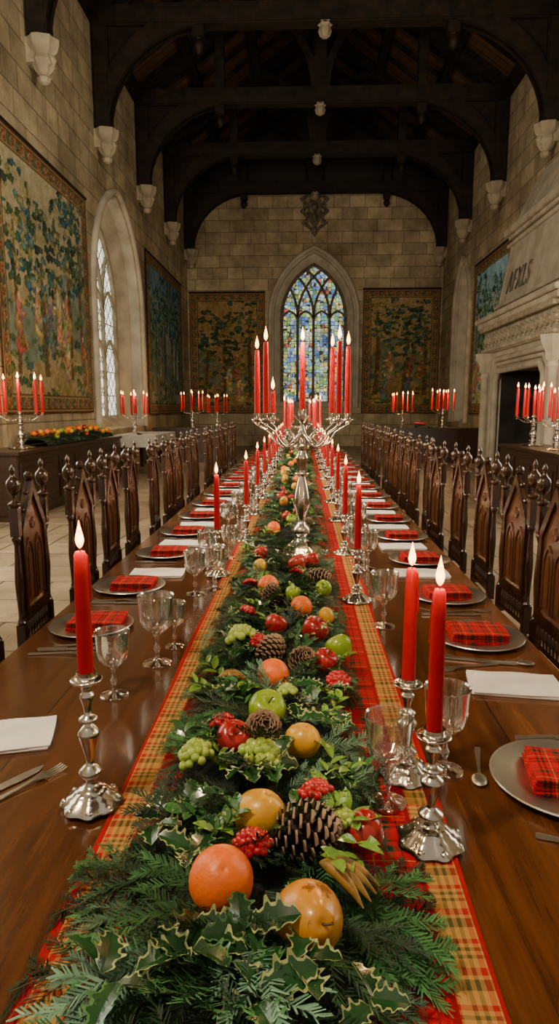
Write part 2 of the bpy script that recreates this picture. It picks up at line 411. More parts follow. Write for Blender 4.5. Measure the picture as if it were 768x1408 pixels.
def outline(c, w, sill, zs, zp, n=9):
    return [(c - w, sill)] + [(c + u, z) for u, z in pointed(w, zs, zp, n)] + [(c + w, sill)]
def window(name, f, op, depth, inner, lights, glass, label, rr=None):
    c = op[0]; O = outline(*op); I = outline(c, *inner)
    b = B(); n = len(O)
    steps = [(0, 0), (.12, .10), (.14, .4), (.3, .45), (1.0, 1.0)]
    rows = []
    for (sc, dd) in steps:
        rows.append([f(o[0] + (i[0] - o[0]) * sc, o[1] + (i[1] - o[1]) * sc, depth * dd) for o, i in zip(O, I)])
    vs = [p for r_ in rows for p in r_]; fs = []
    for j in range(len(rows) - 1):
        for i in range(n):
            k = (i + 1) % n; fs.append((j * n + i, j * n + k, (j + 1) * n + k, (j + 1) * n + i))
    b.add(vs, fs)
    root = b.obj(name, 'stone_l', 50, label=label, cat='window', kind='structure')
    hm = B()
    Oo = outline(op[0], op[1] + .09, op[2], op[3], op[4] + .12)
    hm.tube([f(u, z, -.03) for u, z in Oo], .085, 8)
    hm.tube([f(u, z, .03) for u, z in O], .05, 8)
    hm.obj('hood_mould', 'stone_l', 60, parent=root)
    B().add([f(u, z, depth) for u, z in I], [tuple(range(n))]).obj('glass_pane', glass, parent=root)
    t = B(); w, sill, zs, zp = inner; rr = rr or (.045 if w < 1.3 else .06)
    t.tube([f(u, z, depth - .03) for u, z in I], rr * 1.3, 6)
    r_ = zp - zs; R = (w * w + r_ * r_) / (2 * w)
    def top(u):
        cx = w - R; return zs + math.sqrt(max(0, R * R - (abs(u) - cx) ** 2))
    for i in range(1, lights):
        um = -w + 2 * w * i / lights
        t.tube([f(c + um, sill, depth - .04), f(c + um, zs, depth - .04)], rr, 6)
        for sgn in (1, -1):
            pts = []
            for k in range(16):
                a = k * (pi / 2) / 15
                u = um + sgn * (R - R * math.cos(a)); z = zs + R * math.sin(a)
                if abs(u) > w or z > top(u): break
                pts.append(f(c + u, z, depth - .04))
            if len(pts) > 1: t.tube(pts, rr * .8, 6)
    lw = w / lights
    for i in range(lights):
        uc = -w + lw * (2 * i + 1)
        for zz in ([zs - .1] + ([zs - (zs - sill) * .5] if lights < 4 else [])):
            t.tube([f(c + uc + u, z, depth - .04) for u, z in pointed(lw, zz - lw * .2, zz + lw * 1.1, 5)], rr * .7, 6)
    for z in np.arange(sill + .5, zs, .6):
        t.tube([f(c - w, z, depth - .02), f(c + w, z, depth - .02)], .014, 4)
    t.obj('tracery', 'lead' if glass == 'stained' else 'stone', 60, parent=root)
    return root
fL = lambda u, z, d: (XL - d, u, z)
fR = lambda u, z, d: (XR + d, u, z)
fB = lambda u, z, d: (u, YF + d, z)
window('window_1', fL, opL[1], .62, (1.62, 1.3, 3.9, 6.0), 3, 'day', 'added out-of-view stone window with glass glowing to light the table')
window('window_2', fB, opF[0], .6, (1.24, 1.75, 4.95, 6.92), 4, 'stained', 'tall gothic stained glass window in a stone arch', .06)
window('window_3', fR, opR[1], .7, (.8, 1.3, 4.6, 5.9), 2, 'day_dim', 'narrow pointed stone window in deep reveal')
window('window_fill_left', fL, opL[0], .7, (1.45, 1.3, 3.8, 6.0), 3, 'fill_glass', 'added out-of-view stone window with glass glowing to light the table')  # added unseen window; its glowing pane lights the table from the left
window('window_fill_right', fR, opR[0], .7, (1.45, 1.3, 3.8, 6.0), 3, 'fill_glass', 'added out-of-view stone window with glass glowing to light the table')  # matching unseen window, added for light from the right

# trusses
def truss_build():
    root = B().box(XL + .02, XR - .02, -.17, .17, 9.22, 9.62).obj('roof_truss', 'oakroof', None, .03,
        label='black oak roof truss with arched braces spanning the hall', cat='roof truss')
    for sgn, xw in ((1, XL), (-1, XR)):
        B().box(*sorted((xw + sgn * .03, xw + sgn * .36)), -.17, .17, 7.28, 9.24).obj('wall_post', 'oakroof', None, .03, parent=root)
        inner = []; outer = []; sp = []
        for k in range(13):
            a = k * pi / 2 / 12
            inner.append((xw + sgn * (.34 + 2.2 * (1 - math.cos(a))), 7.3 + 1.93 * math.sin(a)))
            outer.append((xw + sgn * (.10 + 2.3 * (1 - math.cos(a))), 7.4 + 2.15 * math.sin(a)))
        br = B().band(inner, outer, 'xz', -.15, .15)
        for k in range(12):
            br.prism([inner[k], inner[k + 1], (xw + sgn * .2, inner[k + 1][1]), (xw + sgn * .2, inner[k][1])], 'xz', -.05, .05)
        br.obj('arched_brace', 'oakroof', parent=root)
        p = [(xw, ZW - .28), (xw, ZW), (XC, ZR), (XC, ZR - .42)]
        B().prism(p, 'xz', -.14, .14).obj('rafter', 'oakroof', parent=root)
        pts = [(XC + -sgn * (.15 + 2.0 * (1 - math.cos(a))), 0, 9.6 + 2.0 * math.sin(a)) for a in [k * pi / 2 / 8 * .85 for k in range(9)]]
        B().tube(pts, .13, 4).obj('curved_strut', 'oakroof', parent=root)
        B().box(*sorted((xw + sgn * 2.1, xw + sgn * 2.35)), -.12, .12, 9.0, 10.9).obj('queen_post', 'oakroof', None, .02, parent=root)
        B().lathe([(.02, 8.72), (.09, 8.78), (.12, 8.88), (.08, 8.98), (.1, 9.03)], 10, Matrix.Translation((xw + sgn * 2.22, 0, 0))).obj('pendant', 'oakroof', 40, parent=root)
    B().box(XC - .16, XC + .16, -.13, .13, 9.6, ZR - .2).obj('king_post', 'oakroof', None, .02, parent=root)
    bs_ = B().lathe([(.03, 8.97), (.09, 9.0), (.125, 9.1), (.10, 9.18), (.16, 9.24)], 12, Matrix.Translation((XC, 0, 0)), flute=.12, nf=6)
    bs_.obj('carved_boss', 'stone', 40, parent=root, label='pale carved boss')
    return root
PT = Proto(truss_build)
TY = [4.3, 7.8, 11.35, 14.8, 18.4, 21.9, 25.45]
for y in TY: PT.place((0, y, 0), group='roof trusses')
for i, (sx, fr) in enumerate([(s_, f_) for s_ in (-1, 1) for f_ in (.3, .62)]):
    x = XC + sx * (XR - XC) * (1 - fr); z = ZW + (ZR - ZW) * fr - .22
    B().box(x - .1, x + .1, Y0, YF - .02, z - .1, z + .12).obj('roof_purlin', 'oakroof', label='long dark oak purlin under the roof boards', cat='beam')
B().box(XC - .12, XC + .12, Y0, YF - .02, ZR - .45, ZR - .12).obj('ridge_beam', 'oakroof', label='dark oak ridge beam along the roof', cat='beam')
rb = B()
for y in np.arange(0.2, YF, .9):
    for xw in (XL, XR):
        rb.prism([(xw, ZW - .12), (xw, ZW), (XC, ZR), (XC, ZR - .14)], 'xz', y - .05, y + .05)
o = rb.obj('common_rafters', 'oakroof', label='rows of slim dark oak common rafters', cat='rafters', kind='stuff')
for s_, xw in ((1, XL), (-1, XR)):
    B().box(*sorted((xw, xw + s_ * .22)), Y0, YF, ZW - .3, ZW - .02).obj('trim_%d' % (1 if s_ > 0 else 2), 'oakroof', label='oak wall plate along wall top', cat='trim', kind='structure')

def corbel_build():
    b = B()
    b.lathe([(.03, 0), (.08, .03), (.10, .10), (.07, .14), (.13, .2), (.18, .34), (.15, .42), (.21, .48), (.24, .58), (.24, .66)], 16, flute=.10, nf=7)
    b.sphere((.13, 0, .36), .08, 8, 6); b.sphere((.11, .09, .3), .05, 8, 6); b.sphere((.11, -.09, .3), .05, 8, 6)
    b.box(-.235, -.05, -.12, .12, .3, .66)
    return b.obj('stone_corbel', 'stone', 35, label='carved stone corbel bracket under a roof post', cat='corbel')
PC = Proto(corbel_build)
for y in TY[1:]:
    PC.place((XL + .235, y, 6.62), 0, group='wall corbels'); PC.place((XR - .235, y, 6.62), pi, group='wall corbels')

# crest on end wall
b = B()
sh = [(-.30, .9), (.30, .9), (.32, .45), (.22, .15), (0, -.1), (-.22, .15), (-.32, .45)]
b.prism([(x * .75, z + 8.25) for x, z in sh], 'xz', -.14, 0)
b.prism([(x * .6, z * .82 + 8.33) for x, z in sh], 'xz', -.19, -.12)
b.sphere((0, -.2, 8.85), .13, 12, 8); b.sphere((-.1, -.22, 9.0), .05); b.sphere((.1, -.22, 9.0), .05)
b.sphere((0, -.2, 8.52), .11, 10, 8, (1, .8, 1.5))
for sx in (-1, 1):
    b.tube([(sx * .26, -.1, 9.3), (sx * .46, -.12, 9.16), (sx * .26, -.1, 8.94), (sx * .46, -.12, 8.74), (sx * .26, -.1, 8.52), (sx * .42, -.12, 8.34), (sx * .16, -.1, 8.15), (sx * .06, -.1, 8.0)], [.05, .08, .045, .08, .045, .07, .05, .03], 8)
    b.tube([(0, -.2, 8.65), (sx * .13, -.22, 8.6), (sx * .22, -.18, 8.75)], [.05, .04, .03], 6)
    for q in range(4): b.sphere((sx * (.36 - .02 * q), -.17, 9.2 - q * .28), .06, 8, 6)
    b.tube([(sx * .22, -.12, 9.5), (sx * .38, -.14, 9.56), (sx * .40, -.14, 9.42), (sx * .32, -.14, 9.42)], [.04, .05, .045, .03], 6)
b.lathe([(.12, 9.15), (.2, 9.22), (.16, 9.32), (.25, 9.42), (.28, 9.6), (.2, 9.66), (.22, 9.74), (.08, 9.8)], 12, Matrix.Translation((0, -.12, 0)) @ Matrix.Diagonal((1, .4, 1, 1)), flute=.15, nf=6)
b.lathe([(.02, 7.85), (.09, 7.95), (.12, 8.08), (.06, 8.18)], 10, Matrix.Translation((0, -.12, 0)), flute=.1, nf=5)
o = b.obj('carved_crest', 'lead', 40, label='tall carved dark stone heraldic crest on stone wall', cat='crest'); o.location = (XC, YF - .03, -.08)

# ------------------------------------------------------------------ tapestries
def tapestry(f, u0, u1, z0, z1, seed, sky, tint, label):
    R = np.random.RandomState(seed)
    W = abs(u1 - u0); H = z1 - z0
    nx = int(W * 40); nz = int(H * 40)
    U, V = np.meshgrid(np.linspace(0, W, nx), np.linspace(0, H, nz))
    def nz2(sc):
        g = R.rand(int(H * sc) + 3, int(W * sc) + 3)
        x = U * sc; y = V * sc; xi = x.astype(int); yi = y.astype(int); fx = x - xi; fy = y - yi
        fx = fx * fx * (3 - 2 * fx); fy = fy * fy * (3 - 2 * fy)
        return (g[yi, xi] * (1 - fx) + g[yi, xi + 1] * fx) * (1 - fy) + (g[yi + 1, xi] * (1 - fx) + g[yi + 1, xi + 1] * fx) * fy
    n1, n2, n3, n4, n5 = nz2(1.5), nz2(4), nz2(9), nz2(15), nz2(24)
    col = np.zeros((nz, nx, 3))
    sk = np.array(sky); gr = np.array([.30, .24, .12])
    v = (V / H)[..., None]
    col[:] = gr * (1 - v) + sk * v
    col += (n2[..., None] - .5) * .10 + (n4[..., None] - .5) * .14
    hill = (.50 + .10 * np.sin(U * 1.7 + seed) + .1 * (n1 - .5)) * H
    mk_ = (V < hill) & (V > hill * .5)
    col[mk_] = (np.array([.14, .19, .15]) + (n3[..., None] * .14 - .05))[mk_]
    ca = .5 * W + R.rand() * .3; mk_ = (np.abs(U - ca) < .3) & (V > .42 * H) & (V < .56 * H + .12 * (np.floor(U * 7) % 2))
    col[mk_] = np.array([.36, .30, .20])
    def blob(cx, cy, rx, ry, c, e=.6):
        d = ((U - cx) / rx) ** 2 + ((V - cy) / ry) ** 2 + (n3 - .5) * e * 2 + (n5 - .5) * e * 1.4
        m_ = d < 1
        cc = np.array(c) * (.40 + 1.2 * n5[..., None]) * (1.25 - .6 * np.clip(d, 0, 1))[..., None]
        col[m_] = cc[m_]
    nt_ = max(3, int(W * 1.15))
    FOL = [(.045, .12, .12), (.08, .14, .07), (.04, .11, .16), (.20, .21, .09), (.09, .18, .17), (.28, .25, .12), (.03, .06, .05), (.05, .10, .05)]
    for k in range(nt_):
        tx = W * (k + .5) / nt_ + R.uniform(-.25, .25); lean = R.uniform(-.6, .6); wd = R.uniform(.05, .10)
        cx = tx + lean * np.sin(V / H * 3) * .5
        top = H * R.uniform(.58, .84)
        m_ = (np.abs(U - cx + .05 * (n4 - .5)) < wd * (1.4 - V / H)) & (V > .15 * H) & (V < top)
        col[m_] = (np.array([.13, .085, .045]) * (.5 + 1.1 * n5[..., None]))[m_]
        for j in range(110):
            a = R.uniform(0, 2 * pi); q = R.rand() ** .5
            blob(tx + lean * .2 + math.cos(a) * q * .85, top + math.sin(a) * q * H * .22, R.uniform(.04, .14), R.uniform(.03, .09), FOL[R.randint(8)])
    for k in range(int(80 * W / 3)):
        g = [(.10, .15, .06), (.26, .22, .10), (.06, .11, .07), (.34, .27, .12), (.07, .13, .12)][R.randint(5)]
        blob(R.uniform(0, W), R.uniform(.04, .42) * H, R.uniform(.06, .18), R.uniform(.04, .09), g)
    for k in range(int(W * 2.0)):
        fx_ = R.uniform(.12, .9) * W; fy_ = R.uniform(.12, .36) * H
        c = [(.42, .33, .20), (.34, .18, .11), (.16, .21, .23), (.50, .42, .28), (.30, .22, .11)][R.randint(5)]
        h = H * .075
        for q in range(6):
            blob(fx_ + R.uniform(-.06, .06), fy_ + h * q * .38, .16 - .017 * q, h * .5, tuple(x * R.uniform(.5, 1.25) for x in c), .5)
        blob(fx_, fy_ + h * 2.35, .05, .065, (.50, .38, .26), .15)
        blob(fx_ + .13 * (1 if R.rand() > .5 else -1), fy_ + h * 1.5, .12, .035, c, .3)
    col *= np.array(tint)
    bw = .32
    dx = np.minimum(U, W - U); dz = np.minimum(V, H - V); d = np.minimum(dx, dz)
    along = np.where(dx < dz, V, U)
    bc = np.zeros_like(col); bc[:] = np.array([.17, .10, .05])
    ph = along * 3.1
    dxm = ((ph % 1) - .5) / 3.1; dym = d - bw * .52
    r_ = np.sqrt(dxm ** 2 + dym ** 2); an = np.arctan2(dym, dxm); rp = r_ * (1 + .28 * np.cos(5 * an))
    for rad, c in ((.14, (.09, .10, .05)), (.10, (.30, .21, .09)), (.055, (.24, .06, .04)), (.02, (.36, .28, .12))): bc[rp < rad] = c
    r2_ = np.sqrt(((((ph + .5) % 1) - .5) / 3.1) ** 2 + (d - bw * .52) ** 2); bc[r2_ < .04] = (.09, .14, .12)
    bc *= (.55 + .9 * n5[..., None])
    ln = ((d < .035) | ((d > bw - .035) & (d < bw)) | (np.abs(d - .065) < .012))
    bc[ln] = (.10, .035, .02); gl_ = (np.abs(d - bw + .05) < .013) | (np.abs(d - .05) < .012); bc[gl_] = (.34, .26, .12)
    col[d < bw] = bc[d < bw]
    col *= (.85 + .3 * n1[..., None]); col = np.clip(col, .004, 1)
    dep = -.05 - .02 * np.sin(U * 3.3 + seed) * (1 - V / H)
    vs = [f(u0 + (u1 - u0) * U[j, i] / W, z0 + V[j, i], dep[j, i]) for j in range(nz) for i in range(nx)]
    fs = [(j * nx + i, j * nx + i + 1, (j + 1) * nx + i + 1, (j + 1) * nx + i) for j in range(nz - 1) for i in range(nx - 1)]
    me = bpy.data.meshes.new('tapestry'); me.from_pydata(vs, [], fs)
    at = me.color_attributes.new('Col', 'FLOAT_COLOR', 'POINT')
    arr = np.ones((nz * nx, 4)); arr[:, :3] = col.reshape(-1, 3); at.data.foreach_set('color', arr.ravel())
    me.shade_smooth(); me.materials.append(M['tap'])
    root = mk('wall_tapestry', me, label=label, cat='tapestry')
    B().tube([f(u0 - .02, z1 + .02, -.05), f(u1 + .02, z1 + .02, -.05)], .025, 8).obj('hanging_rod', 'oakroof', parent=root)
tapestry(fL, 9.6, 13.75, 1.4, 5.6, 3, (.40, .38, .28), (1.15, 1.1, 1.0), 'large woven verdure tapestry with trees, figures and gold border')
tapestry(fL, 18.85, 24.2, 1.3, 5.8, 5, (.16, .26, .32), (.85, 1.1, 1.25), 'blue-green woven tapestry with trees hanging on stone wall')
tapestry(fB, XL + .08, -1.44, 1.28, 5.8, 8, (.34, .28, .17), (1.1, .90, .66), 'brown woven tapestry with palms on end wall')
tapestry(fB, 2.28, XR - .08, 1.28, 5.9, 12, (.34, .29, .19), (1.1, .95, .72), 'brown and green woven landscape tapestry on end wall')
tapestry(fR, 17.3, 20.9, 1.3, 5.7, 15, (.26, .40, .50), (1.2, 1.5, 1.6), 'blue and ochre woven tapestry beside the fireplace')

# ------------------------------------------------------------------ fireplace
FX, FY0, FY1 = 4.3, 11.2, 15.9
OY0, OY1, OZ = 12.0, 14.95, 2.3
root = B().box(FX, XR - .01, OY1, FY1 - .1, 0, 2.75).box(FX, XR - .01, FY0 + .1, OY0, 0, 2.75).box(FX, XR - .01, OY0, OY1, OZ, 2.75).obj(
    'stone_fireplace', 'stone_l', None, .02, label='huge pale stone fireplace with carved mantel and tapering hood', cat='fireplace')
B().box(FX + .5, XR - .02, OY0 + .02, OY1 - .02, .005, .03).box(XR - .06, XR - .02, OY0, OY1, 0, OZ).box(FX + .1, XR - .02, OY1 - .02, OY1 - .001, 0, OZ).box(FX + .1, XR - .02, OY0 + .001, OY0 + .02, 0, OZ).obj('firebox', 'soot', parent=root)
b = B()
for off, rr in ((.0, .07), (.14, .045), (.25, .06)):
    b.tube([(FX - .02, OY1 + off, 0), (FX - .02, OY1 + off, OZ - .2 + off), (FX - .02, OY1 + off - .2, OZ + off), (FX - .02, OY0 - off + .2, OZ + off), (FX - .02, OY0 - off, OZ - .2 + off), (FX - .02, OY0 - off, 0)], rr, 8)
b.obj('moulded_surround', 'stone_l', 50, parent=root)
b = B()
b.box(FX - .08, XR - .01, FY0, FY1, 2.72, 2.84).box(FX - .02, XR - .01, FY0 + .04, FY1 - .04, 2.84, 3.2)
b.box(FX - .12, XR - .01, FY0 - .02, FY1 + .03, 3.2, 3.28).box(FX - .2, XR - .01, FY0 - .08, FY1 + .1, 3.28, 3.4).box(FX - .26, XR - .01, FY0 - .12, FY1 + .15, 3.4, 3.5)
b.obj('mantel_shelf', 'stone_l', None, .015, parent=root)
b = B()
y = FY0 + .2
while y < FY1 - .1:
    b.sphere((FX - .03, y, 3.02), .085, 8, 6, (.8, 1, 1)); b.sphere((FX - .09, y, 3.02), .035, 8, 6)
    for k in range(5):
        a = k * 2 * pi / 5; b.sphere((FX - .05, y + .075 * math.cos(a), 3.02 + .075 * math.sin(a)), .032, 6, 5)
    b.tube([(FX - .03, y + .10, 2.88), (FX - .06, y + .135, 3.0), (FX - .03, y + .16, 3.17)], .02, 5)
    for q in (0, .135):
        b.box(FX - .18, FX - .05, y - .04 + q, y + .04 + q, 3.2, 3.29)
        b.sphere((FX - .1, y + q, 2.78), .045, 6, 5)
    y += .27
b.obj('carved_frieze', 'stone', 40, parent=root)
for yy in (FY1 - .22, FY0 + .3):
    b = B(); b.lathe([(.05, 2.25), (.12, 2.32), (.13, 2.45), (.2, 2.6), (.22, 2.72)], 12, Matrix.Translation((FX - .06, yy, 0)), flute=.12, nf=6)
    b.lathe([(.13, 0), (.13, .15), (.09, .2), (.09, 2.15), (.12, 2.2), (.09, 2.28)], 12, Matrix.Translation((FX - .06, yy, 0)))
    b.obj('column', 'stone_l', 40, parent=root)
b = B().frustum((FX + .1, XR - .01, FY0 + .15, FY1 - .2, 3.5), (FX + .38, XR - .01, FY0 + .25, FY1 - .3, 5.2))
b.box(FX + .3, XR - .01, FY0 + .2, FY1 - .25, 5.2, 5.28).box(FX + .22, XR - .01, FY0 + .12, FY1 - .17, 5.28, 5.42)
b.frustum((FX + .36, XR - .01, FY0 + .25, FY1 - .3, 5.42), (XR - .08, XR - .01, FY0 + .4, FY1 - .4, 6.55))
b.obj('chimney_hood', 'stone_l', None, .015, parent=root)
b = B()
for z in (3.62, 3.74, 5.08): b.box(FX + .1 + (z - 3.5) * .165 - .06, XR - .01, FY0 + .14, FY1 - .16, z - .035, z + .035)
b.obj('hood_moulding', 'stone_l', None, .01, parent=root)
cu = bpy.data.curves.new('txt', 'FONT'); cu.body = 'AFXLS'; cu.size = .50; cu.extrude = .02; cu.space_character = 1.2
cu.offset = -.004
to = bpy.data.objects.new('tmp', cu); C.objects.link(to)
bpy.context.view_layer.update()
me = bpy.data.meshes.new_from_object(to.evaluated_get(bpy.context.evaluated_depsgraph_get()))
bpy.data.objects.remove(to)
me.materials.clear(); me.materials.append(M['lead'])
o = mk('hood_lettering', me, parent=root, label='carved raised stone lettering')
o.matrix_local = Matrix.Translation((FX + .166, 15.15, 3.96)) @ Matrix(((0, 0, -1, 0), (-1, 0, 0, 0), (0, 1, 0, 0), (0, 0, 0, 1))) @ Matrix.Rotation(-.165, 4, 'X') @ Matrix.Diagonal((.9, 1.35, 1, 1))

# ------------------------------------------------------------------ main table
TXL, TXR, TZ, TY0, TY1 = -.90, .75, .76, -.25, 11.9
TC = (TXL + TXR) / 2
table = B().box(TXL, TXR, TY0, TY1, TZ - .055, TZ).obj('dining_table', 'table', None, .008, label='very long polished brown oak banquet table', cat='table')
b = B().box(TXL + .12, TXL + .16, TY0 + .1, TY1 - .1, TZ - .15, TZ - .055).box(TXR - .16, TXR - .12, TY0 + .1, TY1 - .1, TZ - .15, TZ - .055)
b.obj('apron', 'chair', parent=table)
for y in np.arange(.6, 12, 2.7):
    for x in (TXL + .3, TXR - .3):
        B().lathe([(.06, 0), (.07, .05), (.045, .1), (.065, .25), (.075, .35), (.05, .5), (.06, .55), (.06, .61)], 12, Matrix.Translation((x, float(y), 0))).obj('leg', 'chair', 40, parent=table)
B().box(TC - .05, TC + .05, .5, 11.5, .12, .2).obj('stretcher', 'chair', None, .01, parent=table)

# runner
nx, ny = 14, 300; vs = []; fs = []
for j in range(ny):
    y = TY0 + .02 + (TY1 - TY0 - .04) * j / (ny - 1)
    for i in range(nx):
        x = -.31 + .62 * i / (nx - 1)
        vs.append((x + .004 * math.sin(y * 5 + 1), y, TZ + .0035 + .0018 * math.sin(y * 9 + x * 14) + .001 * math.sin(x * 40)))
for j in range(ny - 1):
    for i in range(nx - 1): fs.append((j * nx + i, j * nx + i + 1, (j + 1) * nx + i + 1, (j + 1) * nx + i))
o = B().add(vs, fs).obj('table_runner', 'runner', 60, label='red tartan table runner with gold plaid borders', cat='table runner'); o.location = (-.045, 0, 0)
RC = -.075

# ------------------------------------------------------------------ garland
def sprig_template(seed, L=.15, dens=1.0, wn=.0013):
    r = np.random.RandomState(seed); V = []; F = []; T = []
    def axis(p0, d, ln, cnt, nl):
        d = d / np.linalg.norm(d); side = np.cross(d, [0, 0, 1.]); side /= np.linalg.norm(side); up = np.cross(side, d)
        w = .0015
        o = len(V); e = p0 + d * ln
        V.extend([p0 - side * w, p0 + side * w, e + side * w * .4, e - side * w * .4]); F.append((o, o + 1, o + 2, o + 3)); T.append(-1)
        for i in range(cnt):
            t = (i + r.rand()) / cnt
            p = p0 + d * ln * t
            phi = (0 if i % 2 else pi) + r.normal(0, .5)
            s_ = side * math.cos(phi) + up * abs(math.sin(phi)) * .8
            a = math.radians(r.uniform(45, 58)) * (1 - .5 * t ** 2)
            nd = d * math.cos(a) + s_ * math.sin(a)
            q = p + nd * nl * r.uniform(.9, 1.08) * (1 - .35 * t)
            ww = np.cross(nd, [.4 * (r.rand() - .5), .4 * (r.rand() - .5), 1.]); ww /= np.linalg.norm(ww); ww *= wn * r.uniform(.8, 1.2)
            o = len(V)
            V.extend([p - ww * .8, p + ww * .8, q + ww * .5, q - ww * .5])
            F.append((o, o + 1, o + 2, o + 3)); T.append(t)
    axis(np.zeros(3), np.array([1., 0, .05]), L, int(56 * dens), .025)
    for k in range(4):
        t = .18 + .17 * k; s_ = 1 if k % 2 else -1
        axis(np.array([L * t, 0, 0]), np.array([1, s_ * r.uniform(.7, .95), r.uniform(0, .15)]), L * (.58 - .08 * k), int(25 * dens), .021)
    return np.array(V), F, np.array(T)
def mound(dx): return .085 * math.sqrt(max(0, 1 - (dx / .27) ** 2))
HOLES = [(0.0, 3.18, .19), (0.0, 6.9, .13), (-.02, 10.2, .13)]
def inhole(x, y, k=1.0): return any((x - hx) ** 2 + (y - hy) ** 2 < (hr * k) ** 2 for hx, hy, hr in HOLES)
def garland(name, cx, y0, y1, z0, hw, nearfac, label, seed=0, hmul=1.0, holes=()):
    R = np.random.RandomState(seed)
    hi = [sprig_template(s_, wn=.0016) for s_ in range(5)]; lo = [sprig_template(s_ + 9, dens=.5, wn=.0026) for s_ in range(3)]
    AV = []; AF = []; AC = []; off = 0
    y = y0
    while y < y1:
        near = y < nearfac
        T, F, TT = (hi if near else lo)[R.randint(3 if not near else 5)]
        dx = R.uniform(-1, 1) * hw * .9
        yaw = math.atan2(R.normal(-.5, .7), dx / hw * 1.1 + R.normal(0, .4))
        el = .36 - .75 * abs(dx) / hw + R.normal(0, .26); roll = R.normal(0, .3)
        wide = y < .95
        sc = R.uniform(.75, 1.25) if wide else R.uniform(.55, 1.0)
        Rm = np.array(Euler((roll, -el, yaw)).to_matrix())
        P = (T * sc) @ Rm.T
        P[:, 2] -= (P[:, 0] ** 2 + P[:, 1] ** 2) * 1.2
        P += np.array([cx + dx, y, z0 + mound(dx * .27 / hw) * hmul * R.uniform(.5, 1.1) + .008])
        P[:, 2] = np.maximum(P[:, 2], z0 + .008 + .004 * R.rand())
        lim = hw + (.09 if wide else .02)
        ex = P[:, 0] - cx; over = np.maximum(np.abs(ex) - lim, 0)
        P[:, 0] = cx + np.sign(ex) * (np.abs(ex) - over * .7)
        g = R.rand(); blue = R.rand() < .36
        base = np.array([.028, .105, .030]) if not blue else np.array([.09, .185, .12])
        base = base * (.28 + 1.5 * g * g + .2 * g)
        y += (1 / 225. if near else 1 / 105.)
        if any((cx + dx + .05 * math.cos(yaw) - hx) ** 2 + (y + .05 * math.sin(yaw) - hy) ** 2 < hr * hr for hx, hy, hr in holes): continue
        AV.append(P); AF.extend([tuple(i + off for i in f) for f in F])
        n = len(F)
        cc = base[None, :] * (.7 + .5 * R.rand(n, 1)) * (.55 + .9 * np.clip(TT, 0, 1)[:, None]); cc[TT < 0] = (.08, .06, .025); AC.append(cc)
        off += len(T)
    me = bpy.data.meshes.new(name); me.from_pydata(np.vstack(AV).tolist(), [], AF)
    at = me.color_attributes.new('Col', 'FLOAT_COLOR', 'CORNER')
    cc = np.repeat(np.vstack(AC), 4, axis=0); arr = np.ones((len(cc), 4)); arr[:, :3] = cc
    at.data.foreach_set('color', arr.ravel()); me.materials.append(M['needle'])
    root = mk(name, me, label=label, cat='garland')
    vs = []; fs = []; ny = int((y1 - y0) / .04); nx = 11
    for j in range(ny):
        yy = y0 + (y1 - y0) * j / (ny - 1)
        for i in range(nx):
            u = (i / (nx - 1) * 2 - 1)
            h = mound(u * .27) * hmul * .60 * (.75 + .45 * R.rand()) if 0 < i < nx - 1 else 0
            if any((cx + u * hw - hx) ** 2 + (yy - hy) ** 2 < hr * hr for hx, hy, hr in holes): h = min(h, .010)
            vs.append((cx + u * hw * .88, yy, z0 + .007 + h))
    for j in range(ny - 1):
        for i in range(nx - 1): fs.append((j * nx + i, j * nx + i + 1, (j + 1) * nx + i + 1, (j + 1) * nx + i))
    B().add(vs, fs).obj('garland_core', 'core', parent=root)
    return root
gar = garland('fir_garland', RC, .46, 11.6, TZ, .188, 3.3, 'lush fir and holly garland running down the table', 1, 1.0, HOLES)

# leaves
def leaf_holly(b, mx, L, green, edge):
    side = []; n = 20
    for i in range(n + 1):
        t = i / n
        base = .31 * math.sin(pi * min(1, t * .97 + .03)) ** .75
        sp_ = (.5 + .5 * math.cos(2 * pi * (t * 4 - .5))) ** 3
        w = base * (.76 + .55 * sp_)
        if i == n: w = 0
        if i == 0: w = .01
        side.append((t, w))
    def P(t, w, s_): return (t * L, s_ * w * L, (abs(w) * .35 - .25 * (t - .5) ** 2 + (.05 if abs(w) > .3 else 0)) * L)
    for s_ in (1, -1):
        for i in range(n):
            (t0, w0), (t1, w1) = side[i], side[i + 1]
            k = .76
            b.add([P(t0, 0, s_), P(t1, 0, s_), P(t1, w1 * k, s_), P(t0, w0 * k, s_)], [(0, 1, 2, 3)], green, mx)
            b.add([P(t0, w0 * k, s_), P(t1, w1 * k, s_), P(t1, w1, s_), P(t0, w0, s_)], [(0, 1, 2, 3)], edge, mx)
def leaf_round(b, mx, L, green):
    pr = [(0, .02), (.15, .15), (.35, .23), (.6, .22), (.82, .13), (1, .01)]
    for s_ in (1, -1):
        for (t0, w0), (t1, w1) in zip(pr[:-1], pr[1:]):
            b.add([(t0 * L, 0, 0), (t1 * L, 0, -.1 * t1 * t1 * L), (t1 * L, s_ * w1 * L, (.12 * w1 / .27 - .1 * t1 * t1) * L), (t0 * L, s_ * w0 * L, (.12 * w0 / .27 - .1 * t0 * t0) * L)], [(0, 1, 2, 3)], green, mx)
hb = B(); rb_ = B()
def holly_cluster(x, y, z, n, L, r=rnd):
    if inhole(x, y, 1.1): return
    for k in range(n):
        a = 2 * pi * k / n + r.uniform(-.5, .5)
        mx = Matrix.Translation((x + r.uniform(-.01, .01), y + r.uniform(-.01, .01), z + r.uniform(0, .012))) @ Euler((r.uniform(-.5, .5), r.uniform(-.35, .15), a)).to_matrix().to_4x4()
        g = r.uniform(.6, 1.4)
        leaf_holly(hb, mx, L * r.uniform(.8, 1.15), (.014 * g, .065 * g, .018 * g), (.42, .46, .18) if r.random() < .65 else (.08 * g, .22 * g, .06 * g))
